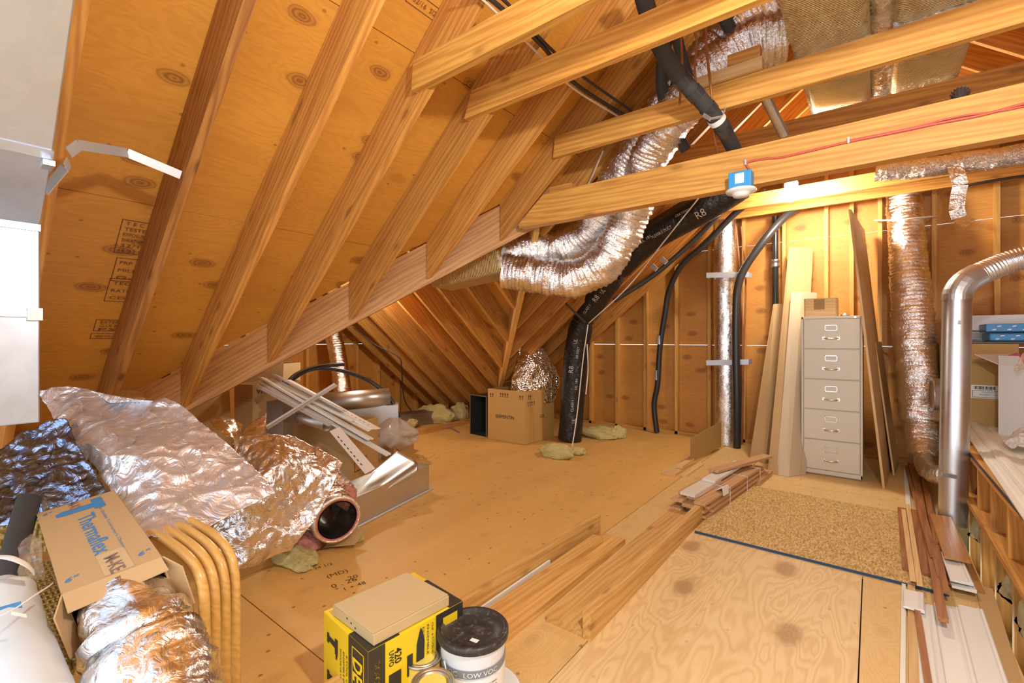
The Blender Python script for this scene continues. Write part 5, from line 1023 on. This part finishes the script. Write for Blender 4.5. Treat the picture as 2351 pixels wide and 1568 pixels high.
# large carton, blue boxes and white carton on the ledge
A = Zp(2160, 977, .499); ax_ = V((.48, 0, 0)); hB = (977 - 789) * ((A - V((0, 0, .5))).dot(FW)) / FX
r7 = carton('large worn brown carton with a white barcode label, behind the vent pipe', 'box', A, ax_, V((0, .42, 0)), hB, card('large_carton', (.52, .32, .11)), True, [(0, .16, 172)])
def onA(u, z): return A + V((ax_.x * u, -.001, z))
lo = onA(.40, hB * .36); b = MB(); patch(b, lo, (1, 0, 0), (0, 0, 1), .24, .115, 0, .001); lbl = b.build('label', WHITEP, r7)
b = MB(); random.seed(3); x = .02
while x < .15: w = random.choice((.002, .004, .006)); b.quad(*(lo + V((q, -.0025, z)) for q, z in ((x, .078), (x + w, .078), (x + w, .106), (x, .106)))); x += w + random.choice((.002, .003, .004))
frame2(b, lo + V((.01, -.0015, .008)), (1, 0, 0), (0, 0, 1), .22, .062, .003); b.build('printed_barcode', INK, r7)
text('printed_text', 'WARRANTY', BLUEINK, r7, lo + V((.12, -.0028, .055)), (1, 0, 0), (0, 0, 1), .11, .012); text('printed_text', 'ROBERT  DEW', BLUEINK, r7, lo + V((.12, -.0028, .034)), (1, 0, 0), (0, 0, 1), .13, .012)
text('printed_number', '6', INK, r7, lo + V((.18, -.0028, .092)), (1, 0, 0), (0, 0, 1), None, .02)
tz = A.z + hB
b = MB(); b.box((A.x + .14, A.y + .01, tz + .002), (A.x + 1.0, A.y + .40, tz + .020)); tag(b.build('tray', mat('dark_tray', (.05, .05, .05), .4), bevel=.004), 'dark flat tray on the large carton under the blue packages', 'tray')
BLP = mat('blue_package', (.03, .26, .62), .35)
for k, (dx, z, w) in enumerate(((.31, .024, .5), (.29, .105, .5))):
    r8 = thing('package', 'blue packaged box with white dashes, %s of the two by the right edge' % ['lower', 'upper'][k], 'package', (A.x + dx + w / 2, A.y + .2, tz + z), 'blue packages')
    b = MB(); b.box((A.x + dx, A.y + .03, tz + z), (A.x + dx + w, A.y + .36, tz + z + .068)); b.build('body', BLP, r8, bevel=.012 if k == 0 else .004)
    b = MB()
    for i in range(5):
        for j in range(2): c = V((A.x + dx + .05 + i * .09 + j * .03, A.y + .0295, tz + z + .018 + j * .028)); b.quad(c + V((-.014, 0, -.006)), c + V((.010, 0, -.004)), c + V((.014, 0, .006)), c + V((-.008, 0, .005)))
    b.build('printed_dashes', WHITEP, r8)
    b = MB(); b.box((A.x + dx - .075, A.y + .03, tz + z + .004), (A.x + dx - .001, A.y + .3, tz + z + .012)); b.build('open_flap', mat('black_flap', (.03, .028, .026), .6), r8)
b = MB(); b.box((A.x + .24, A.y + .37, tz + .022), (A.x + 1.0, A.y + .385, tz + .26)); tag(b.build('white_board', WPLAS), 'white panel standing behind the blue packages', 'panel')
W0 = Zp(2292, 1004, .499); hw_ = (1004 - 838) * ((W0 - V((0, 0, .5))).dot(FW)) / FX
WC = mat('white_carton', (.74, .76, .78), .5)
wl = V((.04, -.26, 0)); r9 = carton('white carton with an open torn flap at the right edge, on the ledge', 'box', W0, V((.10, -.10, 0)) * 1.2, V((.30, .30, 0)), hw_, WC, True, [(3, .20, 68), (0, .08, 20)], t=.006)
b = MB(); c = W0 + V((.16, .02, hw_ - .02))
for k in range(5): b.box((c.x + k * .012, c.y, c.z), (c.x + k * .012 + .008, c.y + .10, c.z + .10))
tag(b.build('packed_sleeve', mat('printed_sleeve', (.70, .68, .66), .5)), 'striped printed sleeve sticking out of the white carton', 'package')
tuft('pink_pouch', W0 + V((.10, .06, hw_ + .03)), .06, .05, .06, mat('pink_paper', (.55, .12, .24), .5), 'pink pouch poking out of the white carton', 'package', seed=3)
tag(cloth_mb([[(2300, 1002, 3.3), (2330, 985, 3.3), (2370, 975, 3.3)], [(2310, 1020, 3.15), (2340, 1000, 3.12), (2375, 992, 3.1)], [(2325, 1032, 3.05), (2345, 1028, 3.0), (2380, 1030, 2.95)]], 30, 30, .03, .03, 8, 6).build('plastic_bag', mat('white_bag', (.74, .74, .72), .5)), 'white plastic bag crumpled on the mouldings at the right edge', 'bag')
tag(cloth_mb([[(2325, 838, 3.5), (2345, 815, 3.5), (2375, 800, 3.5)], [(2330, 850, 3.4), (2350, 840, 3.4), (2380, 835, 3.4)]], 24, 16, .03, .03, 8, 8).build('plastic_bag', CLEAR2), 'torn plastic wrap on top of the white carton at the right edge', 'bag')
# ================================================================ trim heap on the floor, lower right
def zpl(name, label, cat, a, c, w, h, z, m, grp='trim pieces on the floor', z2=None): return plank(name, label, cat, Zp(*a, z), Zp(*c, z if z2 is None else z2), w, h, m, grp)
zpl('wood_strip', 'thin white strip at the left of the white casings', 'trim', (2075, 1345), (2072, 1600), .016, .012, 0, W_white)
zpl('wood_strip', 'natural wood strip between the thin white strip and casings', 'trim', (2092, 1345), (2100, 1600), .030, .014, 0, W_pale)
CAS = [(-.5, 0), (.5, 0), (.5, .7), (.44, 1.0), (.36, .8), (.28, .95), (.2, .7), (-.2, .62), (-.42, .6), (-.5, .4)]
WT = mat('white_casing', (.82, .81, .77), .38)
y0 = 1.75
for k, (x, y1, z, lab) in enumerate([(.185, 2.95, 0, 'long white casing nearest the wood strip'), (.275, 3.0, .0, 'long white casing in the middle of the three'), (.365, 3.05, .0, 'long white casing nearest the half wall')]):
    moulding(lab, (x - .03, y0, z + .001), (x, y1, z + .001), .088, .018, WT, CAS, 'white casings on the floor', 'casing', 'moulding')
zpl('wood_strip', 'short red-brown strip lying on the left white casing', 'trim', (2106, 1404), (2136, 1600), .022, .010, .020, W_red)
moulding('short white casing offcut across the long casings, left one', Zp(2098, 1402, .022), Zp(2098, 1362, .022), .075, .018, WT, CAS, 'white casing offcuts', 'casing')
moulding('short white casing offcut under the brown panel, upper one', Zp(2208, 1340, .055), Zp(2182, 1275, .055), .085, .02, WT, CAS, 'white casing offcuts', 'casing')
moulding('short white casing offcut under the brown panel, lower one', Zp(2214, 1356, .030), Zp(2188, 1290, .030), .09, .02, WT, CAS, 'white casing offcuts', 'casing')
PB = card('particle_board', (.50, .33, .16)); BRP = wood('stained_panel', (.48, .23, .07), (.40, .17, .045), .1, .22)
zpl('veneered_board', 'flat brown veneered board under the two pale slats', 'trim', (2105, 1316), (2085, 1172), .12, .014, .018, W_red)
zpl('veneered_board', 'particle-board strip with a white edge crossing under the trim', 'trim', (2205, 1350), (2150, 1190), .17, .016, .008, BRP)
zpl('veneered_board', 'glossy brown panel on top of the trim heap, by the vent pipe', 'trim', (2198, 1288), (2158, 1188), .105, .016, .085, BRP, z2=.07)
zpl('wood_strip', 'pale slat lying on the brown board, left one', 'trim', (2096, 1335), (2074, 1172), .024, .010, .034, W_pale)
zpl('wood_strip', 'pale slat lying on the brown board, right one', 'trim', (2112, 1346), (2084, 1160), .024, .010, .036, W_pale)
for k, (a, c, w, lab) in enumerate([((2166, 1428), (2098, 1068), .034, 'longest dark stained strip, reaching onto the white casings'), ((2172, 1364), (2112, 1066), .026, 'dark stained strip just right of the longest one'), ((2160, 1330), (2088, 1066), .026, 'dark stained strip just left of the longest one'), ((2150, 1250), (2122, 1090), .026, 'dark stained strip nearest the glossy panel'), ((2140, 1280), (2080, 1072), .020, 'thin dark strip at the left of the stained strips')]):
    zpl('wood_strip', lab, 'trim', a, c, w, .018, .05 + .004 * k, W_red, 'dark stained strips', z2=.02)
zpl('wood_strip', 'white-edged strip at the far left end of the trim heap', 'trim', (2086, 1170), (2078, 1068), .03, .012, .002, W_white)
zpl('cardboard_strip', 'long cardboard strip between the casings and the half wall', 'cardboard', (2318, 1568), (2258, 1350), .065, .008, .001, CARD)
# ================================================================ front: tool box, paint
z1 = .31; L_, F_, R_ = Zp(743, 1403, z1), Zp(845, 1497, z1), Zp(1062, 1380, z1)
YEL = mat('yellow_carton', (.82, .60, .02), .42); BKP = mat('black_carton', (.035, .030, .024), .45)
ax_, ay_ = (L_ - F_), (R_ - F_); F0 = V((F_.x, F_.y, 0))
tb = thing('tool_box', 'yellow and black tool-kit carton standing on end in the foreground', 'box', F0 + (ax_ + ay_) / 2)
b = MB(); b.obox(F0, ax_, ay_, z1); b.build('body', YEL, tb, x=(0, 0, 1), up=(0, -1, 0), bevel=.003)
xa, ya_ = ax_.normalized(), ay_.normalized(); Zv = V((0, 0, 1))
def pn(o, X, Y, w, h, m, nm='printed_panel', lift=.0012): b = MB(); patch(b, o, X, Y, w, h, 0, lift); return b.build(nm, m, tb)
la, ly = ax_.length, ay_.length
# left end face (along -ax): panel black near the front corner
pn(L_ + -xa * (la * .60) - Zv * z1, -xa, Zv, la * .40, z1, BKP)
pn(L_ - xa * (la * .60) + V((0, 0, 0)), -xa, ay_, la * .40, ly * .30, BKP, lift=.0012)
pn(F0, ya_, Zv, ly * .155, z1, BKP); pn(F0 + ya_ * (ly * .68), ya_, Zv, ly * .32, z1, BKP)
pn(F0 + ya_ * (ly * .76), ya_, Zv, ly * .17, z1 * .93, YEL, lift=.002)
b = MB(); patch(b, F_ + ya_ * (ly * .86), xa * -1 if False else ya_, xa, ly * .14, la * .75, 0, -.0012); 
b2 = MB(); q = F_ + V((0, 0, .0012)); b2.quad(q + ya_ * ly * .84, q + ya_ * ly, q + ya_ * ly + xa * la * .7, q + ya_ * ly * .84 + xa * la * .7); b2.build('printed_panel', BKP, tb)
oL = L_ - Zv * z1
text('printed_brand', 'DEWALT', YEL, tb, oL - xa * (la * .80) + Zv * (z1 * .42) + Zv.cross(xa) * .0015, -Zv, -xa, z1 * .80, la * .20, bold=.03)
b = MB(); frame2(b, oL - xa * (la * .68) + Zv * .008, -xa, Zv, la * .25, z1 * .90, .004, 0, .0022); b.build('printed_frame', YEL, tb)
for k, s_ in enumerate(('20V MAX', '4-TOOL COMBO KIT', 'ENSEMBLE DE 4 OUTILS', 'ESTUCHE DE 4 HERRAMIENTAS')[1:]):
    text('printed_lines', s_, INK, tb, oL - xa * (la * (.56 - .07 * k)) + Zv * (z1 * .45), -Zv, -xa, z1 * .62, la * .035)
def drill(o, X, Y, s):                            # side view of a cordless tool, printed flat
    b = MB(); X, Y = V(X).normalized() * s, V(Y).normalized() * s; N = X.cross(Y).normalized() * .0018; o = V(o) + N
    for poly in ([(-.5, .1), (.35, .1), (.35, .42), (-.5, .42)], [(.35, .18), (.6, .2), (.6, .34), (.35, .38)], [(-.32, -.6), (-.05, -.6), (.05, .1), (-.28, .1)], [(-.45, -.85), (.1, -.85), (.1, -.6), (-.45, -.6)]):
        b.add([o + X * x + Y * y for x, y in poly], [tuple(range(len(poly)))])
    b.build('printed_tool', INK, tb)
drill(oL - xa * (la * .27) + Zv * (z1 * .72), -Zv, -xa, la * .20); drill(oL - xa * (la * .27) + Zv * (z1 * .30), -Zv, -xa, la * .20)
text('printed_model', 'DC4CKITA', YEL, tb, F0 + ya_ * (ly * .08) + Zv * (z1 * .66), -Zv, ya_, z1 * .40, ly * .05, bold=.01)
for k, s_ in enumerate(('CNF. 4-TOOL COMBO', 'ENSEMBLE DE 4', 'ESTUCHE DE 4')):
    text('printed_lines', s_, INK, tb, F0 + ya_ * (ly * (.64 - .05 * k)) + Zv * (z1 * .70), -Zv, ya_, z1 * .5, ly * .022)
text('printed_power', '420', INK, tb, F0 + ya_ * (ly * .28) + Zv * (z1 * .80), -Zv, ya_, .05, ly * .07, bold=.02)
pn(F0 + ya_ * (ly * .19) + Zv * (z1 * .42), ya_, Zv, ly * .12, z1 * .22, BKP, 'printed_square'); text('printed_power', 'UWO', INK, tb, F0 + ya_ * (ly * .215) + Zv * (z1 * .80), -Zv, ya_, .05, ly * .05, bold=.02)
b = MB(); N = ya_.cross(Zv) * .0018; c = F0 + ya_ * (ly * .50) + Zv * (z1 * .80) + N
b.add([c + ya_ * x + Zv * z for x, z in ((-.014, -.06), (.018, -.06), (.02, .0), (.012, .035), (.004, .05), (-.002, .035), (-.012, 0))], [tuple(range(7))]); b.build('printed_tool', INK, tb)
b = MB(); c = F0 + ya_ * (ly * .40) + Zv * (z1 * .62) + N; b.quad(*(c + ya_ * x + Zv * z for x, z in ((-.012, -.035), (.010, -.035), (.010, .035), (-.012, .035)))); b.build('printed_tool', INK, tb)
# tan box on it
zt0, zt1 = z1 + .0025, .352; TANB = card('tan_carton', (.60, .46, .24), .6)
tF, tR, tL = Zp(858, 1455, zt1), Zp(1031, 1365, zt1), Zp(764, 1386, zt1); base = V((tF.x, tF.y, zt0)); ax2, ay2 = tL - tF, tR - tF; ax2.z = ay2.z = 0
r10 = thing('cardboard_box', 'flat plain tan box lying on the yellow tool carton', 'box', base + (ax2 + ay2) / 2)
b = MB(); b.obox(base, ax2, ay2, zt1 - zt0 - .004); b.build('body', TANB, r10, x=ay2, bevel=.002)
b = MB(); b.obox(base + V((0, 0, zt1 - zt0 - .0035)) + ax2 * .02, ax2 * .96, ay2, .0035); b.build('lid', TANB, r10, x=ay2, bevel=.0015)
for k in range(3): tag(b, None) if False else None
b = MB(); N = ax2.normalized().cross(Zv) * -.001
for k in range(3): c = base + ax2 * (.62 - .10 * k) + Zv * (.026 - .006 * k) - ay2.normalized() * .0012; b.quad(*(c + ax2.normalized() * x + Zv * z for x, z in ((-.003, -.003), (.003, -.003), (.003, .003), (-.003, .003))))
b.build('punched_holes', INK, r10)
# bucket and cans
tbk = 1.62; zl = HC - (1446 - CY) / FX * tbk; c = Dp(1086, 1446, tbk); rb = 80 * tbk / FX
cbk = c; bk = thing('paint_bucket', 'white paint bucket with a dusty black lid in the foreground', 'bucket', (c.x, c.y, 0))
MB().lathe([(rb * .84, .001), (rb * .86, zl * .5), (rb * .93, zl - .03), (rb * .95, zl - .012)], (c.x, c.y, 0), n=48).build('pail', mat('white_pail', (.74, .77, .82), .35), bk)
BL = mat('dusty_black_lid', (.035, .032, .030), .45); t = NT(BL); n_ = t.noise(t.coord(), 60, 4); t.col(t.ramp(n_, [(.55, (.03, .028, .027)), (.78, (.16, .14, .12))]))
MB().lathe([(.0, 0), (rb * .22, .0), (rb * .24, .003), (rb * .26, 0), (rb * .84, .0), (rb * .88, .012), (rb * .97, .014), (rb * 1.02, .008), (rb * 1.02, -.010), (rb * .96, -.014)][::-1], (c.x, c.y, zl), n=48).build('lid', BL, bk)
MB().lathe([(rb * .925, zl - .092), (rb * .935, zl - .066)], (c.x, c.y, 0), n=48).build('label_band', mat('grey_label_band', (.22, .24, .28), .4), bk)
MB().lathe([(rb * .900, .03), (rb * .920, zl - .100)], (c.x, c.y, 0), n=48).build('label', WHITEP, bk)
def wrapc(body, parent, cen, r, z, ang, w, h, m, nm='printed_word'):
    o = text(nm, body, m, parent, (0, 0, 0), (1, 0, 0), (0, 1, 0), w, h); inv = WM[parent].inverted(); o.matrix_basis = Matrix(); WM[o] = WM[parent]
    for v in o.data.vertices: a = ang + v.co.x / r; v.co = inv @ V((cen.x + math.cos(a) * r, cen.y + math.sin(a) * r, z + v.co.y))
    return o
fa = math.atan2(-c.y, -c.x)
wrapc('LOW VOC', bk, c, rb * .937, zl - .079, fa + .25, .12, .016, WHITEP); wrapc('LOW VOC', bk, c, rb * .937, zl - .079, fa - 1.0, .12, .016, WHITEP)
for k in range(5): wrapc('INTERIOR LATEX PAINT AND PRIMER', bk, c, rb * .924, zl - .118 - .012 * k, fa + .25, .12, .006, INK)
b = MB(); q = c + V((.03, -.05, 0)); q.z = zl + .0008; b.add([q, q + V((.028, .004, 0)), q + V((.026, .022, 0)), q + V((-.002, .016, 0))], [(0, 1, 2, 3)]); b.build('paper_scrap', WHITEP, bk)
MB().tube(spline([V((c.x + math.cos(fa - .9) * rb, c.y + math.sin(fa - .9) * rb, zl - .05)), V((c.x + math.cos(fa - .5) * rb * 1.12, c.y + math.sin(fa - .5) * rb * 1.12, zl - .13)), V((c.x + math.cos(fa) * rb * 1.12, c.y + math.sin(fa) * rb * 1.12, zl - .16)), V((c.x + math.cos(fa + .5) * rb * 1.1, c.y + math.sin(fa + .5) * rb * 1.1, zl - .13))], 8), .003, 8).build('bail_handle', STR, bk)
CANM = galv('can_rim', (.62, .58, .52), .3)
for k, (px, py, lab) in enumerate(((970, 1503, 'yellow paint can with a metal rim, nearer the tool carton'), (993, 1566, 'yellow paint can with a metal rim, nearest the camera'))):
    zc_ = .19; p = Zp(px, py, zc_); r_ = .066; cn = thing('paint_can', lab, 'can', (p.x, p.y, 0), 'yellow paint cans')
    MB().lathe([(r_, .001), (r_, zc_ - .008)], (p.x, p.y, 0), n=40).build('body', mat('can_yellow_%d' % k, (.78, .60, .10), .4), cn)
    MB().lathe([(r_ * .99, zc_ - .01), (r_ * 1.04, zc_ - .006), (r_ * 1.04, zc_), (r_ * .98, zc_ + .002), (r_ * .94, zc_ - .006), (r_ * .84, zc_ - .006), (r_ * .82, zc_ - .001), (r_ * .74, zc_ - .001), (r_ * .72, zc_ - .006), (0, zc_ - .006)], (p.x, p.y, 0), n=40).build('rim', CANM, cn)
    MB().lathe([(r_ * .66, zc_ - .0065), (r_ * .66, zc_ - .0035)], (p.x, p.y, 0), n=32).build('paint_label', mat('label_yellow_%d' % k, (.80, .66, .14), .5), cn)
tag(MB().lathe([(.140, .001), (.152, .04), (.155, .042), (.148, .042), (.136, .006), (.12, .006)], (cbk.x + .012, cbk.y + .012, .0), n=48).build('plastic_tray', WPLAS), 'shallow white plastic tray around the foot of the paint bucket', 'tray')
# marks on the floor
FL = mat('pencil_mark', (.10, .05, .02), .8)
for k, (px, py, s_, w) in enumerate(((742, 1300, '24 1/2', .10), (775, 1318, '(MD)', .11), (810, 1325, '20', .05), (790, 1338, '0 . 26', .13), (815, 1345, '1 + 48', .11))):
    p = Zp(px, py, .0); o = text('pencil_figures', s_, FL, None, p, (.25, 1, 0), (-1, .25, 0), w, None); tag(o, 'pencilled figures on the plywood floor, %s line' % ORD[k], 'marking', 'pencil marks on the floor')
